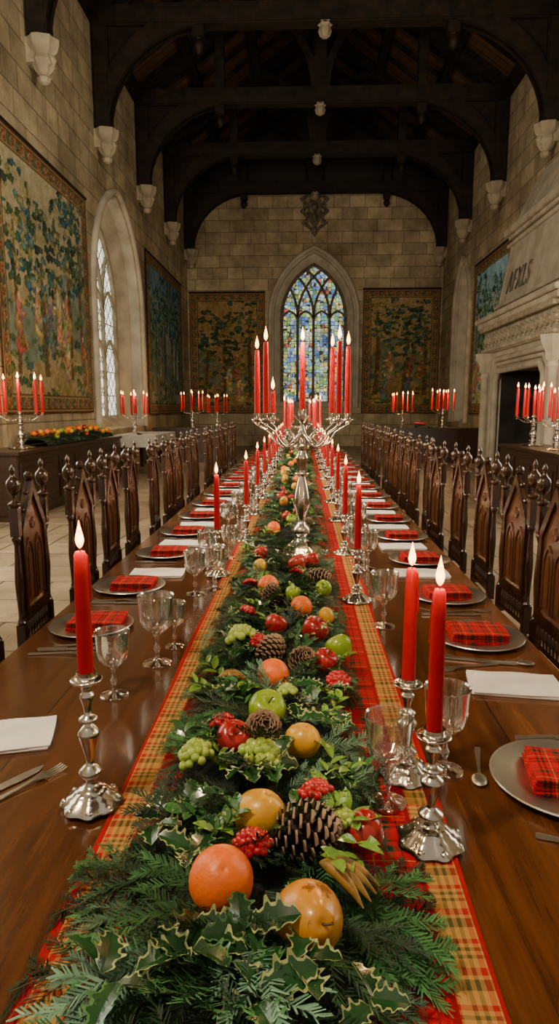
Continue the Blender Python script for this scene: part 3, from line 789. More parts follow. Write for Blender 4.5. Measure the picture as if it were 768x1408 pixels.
for (x, y, n, L) in [(-.13, .68, 5, .070), (-.07, .72, 5, .062), (.0, .675, 5, .060), (-.22, .66, 4, .06), (-.04, .62, 5, .065), (.08, .63, 3, .05), (-.23, .95, 4, .055), (-.19, .99, 4, .052), (-.10, 1.09, 5, .07), (-.055, 1.10, 5, .066), (.035, 1.36, 5, .065), (.06, 1.45, 5, .06), (-.0, 1.27, 5, .06), (.08, 1.62, 4, .055), (.08, 1.08, 4, .05), (-.17, 1.42, 5, .055), (.08, 1.3, 4, .05), (-.19, 1.25, 4, .05), (-.02, 1.44, 4, .05), (-.16, .86, 4, .05)]:
    holly_cluster(x, y, TZ + mound(x - RC) + .022, n, L)
y = 1.6
while y < 11.4:
    x = RC + rnd.uniform(-.15, .15); holly_cluster(x, y, TZ + mound(x - RC) + .015, 4, .055 if y < 4 else .065); y += .08 if y < 4 else .2
def sprout(x, y, z, g, warm, L):
    if inhole(x, y, 1.1): return
    a0 = rnd.uniform(0, 6.28)
    for k in range(6):
        mx = Matrix.Translation((x + .011 * k * math.cos(a0), y + .011 * k * math.sin(a0), z + .006 * k)) @ Euler((rnd.uniform(-.4, .4), rnd.uniform(-.8, -.1), a0 + (1 if k % 2 else -1) * 1.0)).to_matrix().to_4x4()
        leaf_round(rb_, mx, L * rnd.uniform(.8, 1.2), (.16 * g, .32 * g, .04 * g) if warm else (.04 * g, .15 * g, .035 * g))
for i in range(95):
    y = .9 + (11 - .9) * (i / 95) ** 1.6; x = RC + rnd.uniform(-.16, .16)
    sprout(x, y, TZ + mound(x - RC) + .012, rnd.uniform(.7, 1.3), i % 2, .034)
for (x, y) in [(.085, .93), (.08, 1.0), (-.12, .95), (.09, .88), (.05, .96), (-.15, 1.12), (-.2, 1.45), (.08, 1.45)]:
    sprout(x, y, TZ + .085, 1.1, True, .038)
o = hb.obj('holly_leaves', 'leaf', None, parent=gar, label='variegated holly leaves with cream edges'); o['kind'] = 'stuff'
o = rb_.obj('broad_leaves', 'leaf', None, parent=gar, label='small bright green rounded leaves'); o['kind'] = 'stuff'

# ------------------------------------------------------------------ fruit
def fruit_builder(name, mat, prof, label, cat, stem=True, n=28, flute=0):
    prof = smoothprof(prof, 2)
    def f():
        o = B().lathe(prof, n, flute=flute, nf=5).obj(name, mat, 80, label=label, cat=cat)
        zt = prof[-1][1]
        if stem: B().tube([(0, 0, zt - .004), (.002, 0, zt + .008), (.006, .002, zt + .018)], [.0018, .0014, .002], 6).obj('stem', 'stem', parent=o)
        return o
    return f
def sph(r, m=14, sz=1): return [(max(1e-4, math.sin(pi * j / m)) * r, -math.cos(pi * j / m) * r * sz) for j in range(m + 1)]
appl = [(.0005, -.028), (.010, -.033), (.020, -.031), (.031, -.018), (.037, .0), (.037, .013), (.030, .026), (.018, .032), (.008, .029), (.0005, .022)]
pear = [(.0005, -.042), (.012, -.044), (.028, -.036), (.037, -.018), (.039, 0), (.034, .018), (.025, .032), (.016, .042), (.008, .046), (.0005, .044)]
lem = [(.0005, -.040), (.008, -.039), (.019, -.034), (.031, -.020), (.035, 0), (.032, .017), (.021, .031), (.009, .038), (.0005, .041)]
P_or = Proto(fruit_builder('orange', 'orange', [(.0005, -.037), (.006, -.0395)] + sph(.042)[2:-1] + [(.003, .0405), (.0005, .039)], 'ripe orange nestled in the fir garland', 'orange', False))
P_ar = Proto(fruit_builder('red_apple', 'apple_r', appl, 'shiny red apple nestled in the garland', 'apple', flute=.012))
P_ag = Proto(fruit_builder('green_apple', 'apple_g', appl, 'green apple nestled in the garland', 'apple', flute=.012))
P_ye = Proto(fruit_builder('lemon', 'yellow', lem, 'yellow lemon-like fruit nestled in the garland', 'lemon', False))
P_go = Proto(fruit_builder('golden_pear', 'gold', pear, 'mottled golden pear nestled in the garland', 'pear'))
def cone_build():
    b = B(); N = 90
    b.lathe([(.005, -.035), (.016, -.02), (.018, 0), (.01, .025), (.002, .035)], 10, col=(.03, .015, .008))
    for i in range(N):
        t = i / N; z = -.034 + .07 * t; rr = .028 * math.sin(pi * (.16 + .80 * t)) ** .7
        a = i * 2.39996
        el = -.25 + 1.2 * t
        mx = Matrix.Translation((0, 0, z)) @ Matrix.Rotation(a, 4, 'Z') @ Matrix.Translation((rr * .3, 0, 0)) @ Matrix.Rotation(-el, 4, 'Y')
        L = rr * .95 + .003; w = .0075 * (.5 + rr / .028 * .6)
        b.add([(0, -w * .4, 0), (0, w * .4, 0), (L * .8, w, 0), (L * .8, -w, 0), (L, w * .3, .002), (L, -w * .3, .002)], [(0, 1, 2, 3)], (.08, .04, .02), mx)
        b.add([(L * .8, -w, 0), (L * .8, w, 0), (L, w * .4, .003), (L, -w * .4, .003), (L * .8, -w, .003), (L * .8, w, .003)], [(0, 1, 2, 3), (4, 5, 2, 3), (0, 4, 3), (1, 2, 5)], (.42, .29, .19), mx)
    return b.obj('pine_cone', 'cone', None, label='open brown pine cone with pale scale tips', cat='pine cone')
P_co = Proto(cone_build)
def cluster(name, mat, n, r, R_, label, cat, hk=.55, seg=12):
    def f():
        q = random.Random(n); b = B()
        for i in range(n):
            a = i * 2.4; t = (i + .5) / n; rr = R_ * math.sqrt(t)
            b.sphere((rr * math.cos(a), rr * math.sin(a) * .85, (1 - t) * R_ * hk + q.uniform(-.2, .2) * r), r * q.uniform(.88, 1.08), seg, seg * 2 // 3)
        o = b.obj(name, mat, 80, label=label, cat=cat)
        B().tube([(0, 0, -.005), (R_ * .7, 0, 0), (R_ * 1.2, .005, .008)], .0018, 5).obj('stem', 'stem', parent=o)
        return o
    return f
P_gr = Proto(cluster('grape_bunch', 'grape', 24, .0100, .036, 'bunch of pale green grapes in the garland', 'grapes', .75, 16))
P_be = Proto(cluster('berry_cluster', 'berry', 30, .0062, .026, 'cluster of glossy red berries in the garland', 'berries'))
def banana_build():
    b = B()
    for k in range(4):
        a = -.35 + k * .2
        pts = [(.085 * t * math.cos(a), .085 * t * math.sin(a), .012 + .014 * math.sin(pi * t) - .018 * t) for t in [i / 9 for i in range(10)]]
        b.tube(pts, [.003, .006, .0085, .0095, .0095, .009, .008, .006, .0035, .001], 8)
    return b.obj('banana_bunch', 'banana', 60, label='small bunch of mottled yellow bananas in garland', cat='bananas')
P_ba = Proto(banana_build)
Zf = lambda x, up=.012: TZ + mound(x - RC) * .78 + .035 + up
GF = 'fruit in the table garland'
def fr(P, x, y, s_=1.0, dz=0, rot=None):
    rot = rot or (rnd.uniform(-.5, .5), rnd.uniform(-.5, .5), rnd.uniform(0, 6.28))
    P.place((x, y, Zf(x) + dz), scale=s_, rot=rot, group=GF)
fr(P_or, -.108, .806, 1.06, -.005, (.6, .2, 0)); fr(P_go, .012, .745, 1.14, -.005, (1.0, .1, .3)); fr(P_ye, -.064, .955, 1.08, -.005, (1.45, .2, 1.3))
fr(P_co, .01, .925, 1.25, -.005, (.3, 1.45, .2)); fr(P_be, -.07, .875, 1.05, .0); fr(P_be, .025, 1.0, 1.15, .01); fr(P_ar, .10, .945, .9, -.01)
fr(P_ye, .004, 1.187, .95, 0, (1.3, .1, .9)); fr(P_ar, -.131, 1.19, .9, 0, (.7, .3, 0)); fr(P_ag, -.072, 1.31, 1.08, 0, (.5, .2, 0)); fr(P_co, -.075, 1.225, 1.05, .0, (.9, .1, .2))
fr(P_gr, -.075, 1.12, 1.1, -.005); fr(P_gr, -.195, 1.13, .9, -.0); fr(P_or, -.067, 1.494, .93); fr(P_co, -.08, 1.66, 1.05, 0, (.2, 1.0, 1.2)); fr(P_co, .003, 1.60, .95, 0, (.9, .2, .5))
fr(P_ar, .062, 1.61, .85); fr(P_be, .09, 1.49, 1.2); fr(P_ag, .105, 1.725, 1.0); fr(P_ar, .04, 1.84, 1.05, 0, (.5, .2, 1)); fr(P_gr, -.166, 1.76, 1.1); fr(P_be, -.115, 1.72, 1.0)
fr(P_ar, -.075, 1.86, .9); fr(P_or, .0, 2.05, .85); fr(P_or, -.12, 2.295, .92); fr(P_co, -.103, 2.17, 1.0); fr(P_co, .065, 2.43, 1.2, 0, (.3, 1.3, .1)); fr(P_ar, -.017, 2.64, 1.0); fr(P_ar, .044, 2.72, .9)
fr(P_ba, .03, .855, 1.0, -.020, (0, 0, -.5)); fr(P_ba, -.20, 1.50, .9, -.015, (0, 0, .4)); fr(P_be, -.16, 1.25, .9, .005); fr(P_gr, .07, .95, .7, -.005); fr(P_be, -.17, 2.0, 1)
fr(P_ye, .08, 2.02, .7, -.01); fr(P_be, -.19, 2.35, .9); fr(P_gr, -.03, 1.39, .7); fr(P_ye, -.17, 2.6, .8); fr(P_be, -.02, 2.5, 1.0)
fr(P_ag, .08, 2.3, .8); fr(P_ag, -.03, 2.2, .7)
seqP = [P_ar, P_or, P_co, P_ag, P_ye, P_ar, P_be, P_gr, P_or, P_co, P_ar, P_ag, P_go, P_be]
k = 0
for yy, xx in ((2.85, -.18), (3.45, -.15), (3.6, .04)):
    fr(seqP[k % 14], xx, yy, .85); k += 1
y = 3.7
while y < 11.3:
    x_ = RC + rnd.uniform(-.12, .12)
    if not inhole(x_, y): fr(seqP[rnd.randrange(14)], x_, y, rnd.uniform(.7, .95)); k += 1
    y += rnd.uniform(.09, .19) if y < 6 else rnd.uniform(.14, .26)

# ------------------------------------------------------------------ candles
def candle_build(L=.26, r=.0155, kf=1.0):
    def f():
        b = B().lathe([(r * 1.05, 0), (r * 1.02, .3 * L), (r * .93, .8 * L), (r * .80, L * .97), (r * .6, L * .995), (r * .2, L * .99)], 18)
        b.tube([(r * .8, r * .2, L * .96), (r * 1.0, r * .25, L * .8), (r * 1.02, r * .25, L * .62)], [.0022, .0025, .0032], 6)
        o = b.obj('red_candle', 'wax', 60, label='lit tall red taper candle in silver holder', cat='candle')
        B().tube([(0, 0, L * .985), (.0008, 0, L + .007), (.002, 0, L + .012)], .0011, 5).obj('wick', 'wick', parent=o)
        F = smoothprof([(.0004, .004), (.0048, .009), (.0072, .017), (.0070, .025), (.0048, .035), (.0022, .045), (.0003, .055)], 3)
        B().lathe([(a * kf, z * kf + L) for a, z in F], 12).obj('flame', 'flame', 80, parent=o)
        return o
    return f
P_c26 = Proto(candle_build(.25, .0130)); P_c24 = Proto(candle_build(.235, .0140))
P_big = Proto(candle_build(.34, .0142, 1.25)); P_bigs = Proto(candle_build(.13, .0142, 1.25))
def stick_prof(H):
    k = H / .25
    p = [(.030, .020), (.024, .030), (.013, .036), (.009, .045), (.018, .055), (.022, .063), (.014, .072), (.007, .08), (.011, .10), (.018, .125), (.020, .137),
            (.012, .147), (.007, .152), (.016, .158), (.0165, .164), (.007, .172), (.0095, .19), (.014, .205), (.009, .213), (.013, .222), (.027, .231), (.029, .236), (.018, .239), (.0185, .25)]
    return smoothprof(p, 3) + [(.0165, .25), (.015, .24)], k
def stick_build(H):
    def f():
        p, k = stick_prof(H)
        b = B().lathe([(r, z * k) for r, z in p], 28)
        b.lathe([(.052, 0), (.056, .003), (.054, .008), (.046, .011), (.042, .017), (.036, .019), (.031, .025), (.024, .03)], 48, flute=.06, nf=8)
        for j in range(8):
            a = j * pi / 4; b.sphere((.05 * math.cos(a), .05 * math.sin(a), .0065), .0075, 8, 6)
        return b.obj('candlestick', 'silver', 60, label='ornate turned silver candlestick on table', cat='candlestick')
    return f
P_s27 = Proto(stick_build(.265)); P_s21 = Proto(stick_build(.21))
def light(x, y, z, e):
    l = bpy.data.lights.new('flame_light', 'POINT'); l.energy = e; l.color = (1, .56, .22); l.shadow_soft_size = .02
    o = bpy.data.objects.new('flame_light', l); C.objects.link(o); o.location = (x, y, z)
GC = 'lit red candles'
def stick(x, y, P, H, PC_, L, e=0, rot=0, ls=1.0):
    P.place((x, y, TZ + .0062), rot, group='silver candlesticks')
    PC_.place((x, y, TZ + .0062 + H * .965), rnd.uniform(0, 6), group=GC, scale=(1, 1, ls))
    if e: light(x, y, TZ + H + L * ls + .03, e)
stick(-.395, 1.13, P_s27, .265, P_c24, .235, 3.2, .2)
stick(.225, 1.04, P_s21, .21, P_c26, .25, 2.6, .3); stick(.215, 1.25, P_s21, .21, P_c26, .25, 2.2, 0, .93)
stick(.215, 2.47, P_s21, .21, P_c26, .25, 3.4); stick(-.375, 2.85, P_s21, .21, P_c26, .25, 3.4)
stick(.22, 3.3, P_s21, .21, P_c26, .25, 3); stick(-.31, 3.62, P_s21, .21, P_c26, .25, 3)
for i, y in enumerate(np.arange(4.3, 11.4, .85)):
    stick(.235, float(y), P_s21, .21, P_c26, .25, 5 if i % 2 else 0); stick(-.31, float(y) + .25, P_s21, .21, P_c26, .25, 0 if i % 2 else 5)

def candelabra_build():
    K = 1.25
    p = smoothprof([(.03 * K, .045), (.034 * K, .06), (.022 * K, .075), (.017 * K, .09), (.030 * K, .11), (.035 * K, .13), (.022 * K, .155), (.013 * K, .17), (.018 * K, .2), (.028 * K, .235), (.034 * K, .27), (.029 * K, .32), (.020 * K, .37), (.014 * K, .40),
         (.027 * K, .41), (.027 * K, .42), (.013 * K, .43), (.019 * K, .47), (.024 * K, .5), (.014 * K, .53), (.028 * K, .545), (.028 * K, .56), (.012 * K, .57), (.012 * K, .60), (.016 * K, .62), (.010, .65), (.012, .67), (.04, .70), (.042, .705), (.02, .708), (.022, .735)], 2) + [(.018, .735)]
    root = B().lathe(p, 30, flute=.04, nf=10).obj('candelabra', 'silver', 50, label='tall ornate silver branched candelabra with red candles', cat='candelabra')
    b = B().lathe([(.122, 0), (.128, .008), (.120, .018), (.102, .024), (.088, .042), (.064, .052), (.040, .07)], 48, flute=.06, nf=6)
    for k in range(6):
        a = k * pi / 3; b.sphere((.116 * math.cos(a), .116 * math.sin(a), .013), .02, 8, 6)
    b.obj('base', 'silver', 50, parent=root)
    return root
ARMS = [4, -40, 47, 176, 220, 133]
def arm_mesh():
    b = B(); pts = []
    for k in range(25):
        t = k / 24
        z = .615 - .062 * math.sin(pi * min(1, t * 1.35)) + .045 * max(0, (t - .6) / .4) ** 1.3
        pts.append((.01 + .21 * t, 0, z))
    b.tube(pts, [.007 - .0022 * k / 24 for k in range(25)], 8)
    b.tube([(.10 + .026 * math.cos(a) * (1 - a / 10), 0, .59 + .022 * math.sin(a) * (1 - a / 10)) for a in [-1.5 + k * .4 for k in range(15)]], .0028, 6)
    b.lathe([(.006, .655), (.010, .665), (.008, .672), (.030, .680), (.036, .688), (.034, .691), (.014, .688), (.018, .70), (.020, .72), (.017, .72), (.016, .70)], 16, Matrix.Translation((.22, 0, -.005)))
    return b.mesh('arm', 'silver', 50)
ARM = arm_mesh()
def cand_full():
    root = candelabra_build()
    for a in ARMS:
        o = mk('arm', ARM, parent=root); o.rotation_euler = (0, 0, math.radians(a))
    return root
P_cb = Proto(cand_full)
def put_candelabra(x, y, z, s_, zs=1.0, e=0, short=False, lab=None, rot=0, clen=1.0, cw=1.0):
    P_cb.place((x, y, z), rot, group='silver candelabras', scale=(s_, s_, s_ * zs), label=lab)
    for i, a in enumerate(ARMS + [None]):
        if a is None: px = py = 0; pz = .708
        else: px, py, pz = .22 * math.cos(math.radians(a) + rot), .22 * math.sin(math.radians(a) + rot), .695
        PP = P_bigs if (short and i == 5) else P_big
        q = rnd.uniform(.92, 1.05)
        PP.place((x + s_ * px, y + s_ * py, z + s_ * zs * pz), rnd.uniform(0, 6), group=GC, scale=(s_ * cw, s_ * cw, s_ * clen * q))
    if e: light(x, y - .08, z + s_ * zs * .72 + s_ * clen * .38, e)
put_candelabra(.0, 3.22, TZ + .020, 1.0, .98, 15, True, 'tall ornate silver candelabra with seven red candles in garland')
put_candelabra(.0, 6.9, TZ + .020, .85, .85, 15); put_candelabra(-.02, 10.2, TZ + .020, .85, .85, 15)

# ------------------------------------------------------------------ glassware, plates, cutlery, napkins
def goblet_build():
    b = B().lathe(smoothprof([(.037, 0), (.038, .002), (.03, .005), (.012, .010), (.006, .016), (.0048, .03), (.0085, .038), (.0085, .044), (.005, .052), (.0046, .068), (.009, .078), (.016, .084)], 2), 24, cap=False)
    o = b.obj('wine_goblet', 'glass', 60, label='cut crystal wine goblet beside the garland', cat='wine glass')
    bw = [(.014, .083, .05), (.027, .092, .08), (.036, .105, .10), (.0405, .120, .09), (.0425, .134, .04), (.0425, .140, .01), (.0452, .172, 0), (.0468, .180, 0), (.0460, .182, 0), (.0435, .178, 0), (.0405, .15, 0), (.039, .125, 0), (.034, .107, 0), (.02, .094, 0), (.002, .09, 0)]
    n = 60; vs = []; fs = []
    for r, z, fl in bw:
        for i in range(n):
            a = 2 * pi * i / n; rr = r * (1 + fl * (abs(math.sin(5 * a + z * 30)) - .5)); vs.append((rr * math.cos(a), rr * math.sin(a), z))
    for j in range(len(bw) - 1):
        for i in range(n):
            k = (i + 1) % n; fs.append((j * n + i, j * n + k, (j + 1) * n + k, (j + 1) * n + i))
    B().add(vs, fs).obj('bowl', 'glass', 20, parent=o)
    return o
P_g = Proto(goblet_build)
def gob(x, y, s_=1.0): P_g.place((x, y, TZ + (.0062 if -.355 < x < .265 else .001)), rnd.uniform(0, 3), group='crystal goblets', scale=s_)
def plate_build():
    return B().lathe([(.07, .0), (.085, .001), (.10, .006), (.112, .010), (.145, .013), (.149, .015), (.147, .018), (.142, .0165), (.112, .0135), (.098, .009), (.085, .005), (.04, .0045), (.001, .0045)], 48).obj('pewter_plate', 'pewter', 50, label='round pewter charger plate on the table', cat='plate')
P_pl = Proto(plate_build)
def cloth(name, mat, w, d, lay, label, th=.006):
    def f():
        b = B(); q = random.Random(w * 100)
        for k in range(lay):
            nx, ny = 14, 10; ox = q.uniform(-.004, .004); oy = q.uniform(-.004, .004) + .004 * k; rr = q.uniform(-.03, .03)
            top = []; bot = []
            for j in range(ny):
                for i in range(nx):
                    u = i / (nx - 1) * 2 - 1; v = j / (ny - 1) * 2 - 1
                    x = u * w / 2 * (1 - .02 * v * v) + ox; yv = v * d / 2 * (1 - .02 * u * u) + oy
                    x, yv = x * math.cos(rr) - yv * math.sin(rr), x * math.sin(rr) + yv * math.cos(rr)
                    e = min(1, (1 - max(abs(u), abs(v))) * 6)
                    z = k * th + th * (.5 + .45 * e ** .5) + .0012 * math.sin(u * 5 + k) * math.cos(v * 4 + k * 2) + .001
                    top.append((x, yv, z)); bot.append((x * .985, yv * .985, k * th + .0005))
            nfx = nx * ny; fs = []
            for j in range(ny - 1):
                for i in range(nx - 1):
                    a = j * nx + i; fs.append((a, a + 1, a + nx + 1, a + nx)); fs.append((nfx + a, nfx + a + nx, nfx + a + nx + 1, nfx + a + 1))
            per = [i for i in range(nx)] + [j * nx + nx - 1 for j in range(1, ny)] + [(ny - 1) * nx + i for i in range(nx - 2, -1, -1)] + [j * nx for j in range(ny - 2, 0, -1)]
            for a, c in zip(per, per[1:] + per[:1]): fs.append((a, nfx + a, nfx + c, c))
            b.add(top + bot, fs)
        return b.obj(name, mat, 45, label=label, cat='napkin')
    return f
P_nr = Proto(cloth('tartan_napkin', 'tartan', .165, .13, 4, 'folded red tartan napkin on a pewter plate', .007))
P_nw = Proto(cloth('white_napkin', 'white', .24, .15, 2, 'folded white linen napkin on table'))
def fork_build():
    b = B().ribbon([(-.095, 0, .006, .001), (-.09, 0, .0085, .001), (-.05, 0, .006, .002), (0, 0, .0035, .004), (.03, 0, .0035, .006), (.045, 0, .009, .005), (.058, 0, .0125, .003)], .0022)
    for k in range(4):
        y = -.0108 + k * .0072
        b.ribbon([(.056, y, .0023, .003), (.075, y, .002, .002), (.09, y, .0018, .003), (.102, y, .0008, .006)], .002)
    return b.obj('fork', 'pewter', 50, label='silver dinner fork lying on the table', cat='fork')
def knife_build():
    b = B().ribbon([(-.11, 0, .006, .001), (-.105, 0, .009, .001), (-.04, 0, .0065, .001), (-.02, 0, .006, .001)], .006)
    b.ribbon([(-.02, 0, .007, .002), (.0, 0.001, .0095, .002), (.06, .001, .0105, .002), (.09, .002, .008, .002), (.108, .005, .001, .002)], .0018)
    return b.obj('knife', 'pewter', 50, label='silver dinner knife lying on the table', cat='knife')
def spoon_build():
    b = B().ribbon([(-.09, 0, .005, .001), (-.085, 0, .0075, .001), (-.04, 0, .005, .002), (.02, 0, .003, .005), (.04, 0, .004, .005)], .0022)
    b.sphere((.062, 0, .006), .018, 16, 8, (1.45, 1, .22))
    return b.obj('spoon', 'pewter', 50, label='silver spoon lying on the table', cat='spoon')
P_f = Proto(fork_build); P_k = Proto(knife_build); P_sp = Proto(spoon_build)
GT = 'table settings'
def T(P, x, y, rz=0, dz=.001, s_=1): return P.place((x, y, TZ + dz), rz, scale=s_, group=GT)
# right side, near
T(P_pl, .535, 1.235); T(P_nr, .55, 1.235, -.15, .006, 1.05)
T(P_sp, .375, 1.29, 1.35 + pi, .001, .9); T(P_f, .505, 1.035, -.35); T(P_k, .60, 1.42, .1)
T(P_nw, .575, 1.70, -.12); T(P_f, .49, 1.83, .3 + pi); T(P_k, .54, 1.875, -.25); T(P_sp, .60, 1.87, -.2)
T(P_pl, .575, 2.07); T(P_nr, .575, 2.07, -.05, .006, 1.1)
T(P_pl, .58, 2.55); T(P_nr, .58, 2.55, .05, .006, 1.05); T(P_k, .55, 2.32, 0); T(P_f, .6, 2.36, .1)
gob(.165, 1.15, .98); gob(.30, 1.275, 1.02); gob(.285, 2.19, 1.05); gob(.31, 3.0, 1.0); gob(.275, 3.15, 1.0)
ys = [3.17, 3.75] + [3.75 + .58 * i for i in range(1, 14)]
for i, y in enumerate(ys):
    if y > 11.6: break
    T(P_pl, .58, y); T(P_nr, .58, y, rnd.uniform(-.1, .1), .006, 1.05); T(P_nw, .54, y - .27, rnd.uniform(-.1, .1))
    if i: gob(.34, y + .1)
    if i < 6: T(P_k, .56, y + .2, rnd.uniform(-.1, .1))
# left side
T(P_nw, -.69, 1.37, .25); T(P_f, -.555, 1.175, .95); T(P_k, -.60, 1.17, .95)
T(P_pl, -.72, 2.14, 0, .001, .95); T(P_nr, -.70, 2.14, .05, .006, 1.1); T(P_k, -.71, 1.93, .1); T(P_f, -.74, 1.89, .05); T(P_sp, -.69, 1.965, .1)
gob(-.424, 1.83, 1.15); gob(-.49, 1.61, .98); gob(-.40, 1.97, .8)
gob(-.43, 2.56, .98); gob(-.36, 2.63, 1.02); gob(-.44, 2.98, 1.0); gob(-.36, 3.2, .9)
T(P_pl, -.72, 2.64); T(P_nr, -.70, 2.64, 0, .006, 1.05); T(P_nw, -.655, 2.87, .06); T(P_k, -.70, 2.42, 0); T(P_f, -.72, 2.45, .05)
ys = [3.27 + .58 * i for i in range(0, 14)]
for i, y in enumerate(ys):
    T(P_pl, -.70, y); T(P_nr, -.68, y, rnd.uniform(-.1, .1), .006, 1.05); T(P_nw, -.66, y + .26, rnd.uniform(-.1, .1))
    if y > 3.5: gob(-.44, y)
    if i < 5: T(P_k, -.7, y - .18, 0)

# ------------------------------------------------------------------ chairs
def chair_build():
    W2 = .175
    root = B().box(-.01, .42, -.205, .205, .43, .47).obj('dining_chair', 'chair', None, .01, label='dark carved oak chair with gabled panel back and ball finials', cat='chair')
    def turned(h): return [(.020, 0), (.024, .02), (.016, .05), (.022, .1), (.026, .18), (.018, .24), (.024, .27), (.024, h)]
    for x, y in ((.38, .17), (.38, -.17)):
        B().lathe(turned(.43), 12, Matrix.Translation((x, y, 0))).obj('leg', 'chair', 40, parent=root)
    for y in (W2, -W2):
        B().box(-.018, .018, y - .018, y + .018, 0, .43).obj('leg', 'chair', None, .004, parent=root)
        b = B().box(-.018, .018, y - .018, y + .018, .47, .60).box(-.018, .018, y - .018, y + .018, .98, 1.10)
        b.lathe(smoothprof([(.016, .60), (.020, .61), (.011, .63), (.014, .70), (.018, .78), (.014, .86), (.011, .94), (.020, .965), (.016, .98)], 2), 12, Matrix.Translation((0, y, 0)))
        b.lathe(smoothprof([(.018, 1.10), (.025, 1.11), (.025, 1.12), (.009, 1.13), (.009, 1.15), (.022, 1.165), (.029, 1.19), (.026, 1.212), (.012, 1.228), (.007, 1.24), (.012, 1.252), (.008, 1.268), (.001, 1.28)], 2), 14, Matrix.Translation((0, y, 0)))
        b.obj('back_post', 'chair', 40, parent=root)
    b = B().box(.0, .40, -.170, -.155, .15, .18).box(.0, .40, .155, .170, .15, .18).box(.2, .225, -.16, .16, .15, .18).box(.36, .38, -.16, .16, .36, .43)
    b.obj('stretcher', 'chair', None, .003, parent=root)
    g = [(-.145, .63), (.145, .63), (.145, 1.0), (0, 1.20), (-.145, 1.0)]
    br = B().prism(g, 'yz', -.006, .006).obj('backrest', 'chair_l', None, .002, parent=root, label='lighter brown carved gabled back panel')
    fr_ = B()
    gi = [(-.120, .66), (.120, .66), (.120, .98), (0, 1.145), (-.120, .98)]
    for i in range(5):
        j = (i + 1) % 5
        fr_.prism([g[i], g[j], gi[j], gi[i]], 'yz', -.016, .018)
    fr_.box(-.012, .012, -.165, .165, .60, .635).box(-.01, .01, -.165, .165, .50, .525)
    for q in range(-4, 5): fr_.lathe([(.005, .525), (.009, .56), (.005, .60)], 8, Matrix.Translation((0, q * .035, 0)))
    fr_.sphere((0, 0, 1.215), .02, 10, 8)
    for k_ in (-1, 1):
        for q in (.35, .7): fr_.sphere((0, k_ * .14 * (1 - q), 1.0 + .2 * q + .008), .012, 8, 6)
    fr_.obj('panel_frame', 'chair', None, parent=root)
    cv = B()
    for c in (-.058, .058):
        o_ = outline(c, .050, .67, .87, .955, 5); i_ = outline(c, .040, .68, .87, .94, 5)
        cv.band(i_, o_, 'yz', -.010, .012)
        cv.prism([(c - .018, .695), (c + .018, .695), (c + .018, .87), (c, .91), (c - .018, .87)], 'yz', -.010, .011)
    cv.lathe([(.001, -.014), (.024, -.012), (.030, 0), (.024, .012), (.001, .014)], 12, Matrix.Translation((0, 0, 1.01)) @ Matrix.Rotation(pi / 2, 4, 'Y'))
    cv.obj('carved_tracery', 'chair_l', parent=root)
    return root
P_ch = Proto(chair_build)
for i in range(17):
    P_ch.place((-1.17 + rnd.uniform(-.03, .03), 2.24 + .56 * i, 0), rnd.uniform(-.08, .08), group='dining chairs')
    P_ch.place((1.02 + rnd.uniform(-.03, .03), 2.02 + .56 * i, 0), pi + rnd.uniform(-.08, .08), group='dining chairs')

# ------------------------------------------------------------------ sideboards
def sideboard(x0, x1, y0, y1, h, label, face='x+', cloth_=False):
    root = B().box(x0, x1, y0, y1, .08, h - .05).obj('sideboard', 'side', None, .01, label=label, cat='sideboard')
    B().box(x0 - .03, x1 + .03, y0 - .03, y1 + .03, h - .05, h).obj('top', 'side', None, .01, parent=root)
    B().box(x0 + .03, x1 - .03, y0 + .03, y1 - .03, 0, .08).obj('plinth', 'side', parent=root)
    if face in ('x+', 'x-'):
        n = max(2, int((y1 - y0) / .7)); w = (y1 - y0) / n
        for i in range(n):
            a = y0 + i * w + .05; c = y0 + (i + 1) * w - .05; s_ = 1 if face == 'x+' else -1; xf = x1 if s_ > 0 else x0
            d = B().box(*sorted((xf, xf + s_ * .02)), a, c, .16, h - .14)
            d.box(*sorted((xf + s_ * .02, xf + s_ * .032)), a + .07, c - .07, .24, h - .22)
            dd = d.obj('door', 'side', None, .006, parent=root)
            B().sphere((xf + s_ * .05, c - .04, h * .55), .018, 10, 8).obj('knob', 'iron', 60, parent=dd)
    else:
        n = max(2, int((x1 - x0) / .6)); w = (x1 - x0) / n
        for i in range(n):
            a = x0 + i * w + .04; c = x0 + (i + 1) * w - .04
            d = B().box(a, c, y0 - .02, y0, .16, h - .14).box(a + .07, c - .07, y0 - .032, y0 - .02, .24, h - .22)
            dd = d.obj('door', 'side', None, .006, parent=root)
            B().sphere((c - .04, y0 - .05, h * .55), .018, 10, 8).obj('knob', 'iron', 60, parent=dd)
    return root
sideboard(-4.3, -3.7, 8.4, 13.3, .93, 'long dark oak sideboard carrying fruit garland and candelabra', 'x+')
sideboard(-4.1, -2.1, 18.0, 18.6, .95, 'dark oak sideboard carrying two candelabras', 'y-')
sideboard(2.4, 4.9, 18.0, 18.6, .95, 'dark oak sideboard with candelabras and red flowers', 'y-')
sideboard(3.1, 3.7, 8.0, 10.4, .95, 'dark oak sideboard near the fireplace', 'x-')
tb = B().box(-4.2, -3.3, 14.6, 16.8, .82, .88).obj('side_table', 'side', None, .01, label='side table with pale cloth beneath the window', cat='side table')
for x in (-4.1, -3.4):
    for y in (14.75, 16.65): B().box(x - .04, x + .04, y - .04, y + .04, 0, .82).obj('leg', 'side', parent=tb)
b = B().box(-4.23, -3.27, 14.57, 16.83, .882, .892)
b.box(-3.275, -3.262, 14.57, 16.83, .62, .885); b.box(-4.23, -3.27, 14.562, 14.575, .62, .885)
b.obj('tablecloth', 'cloth', None, label='pale linen cloth over a side table', cat='tablecloth')
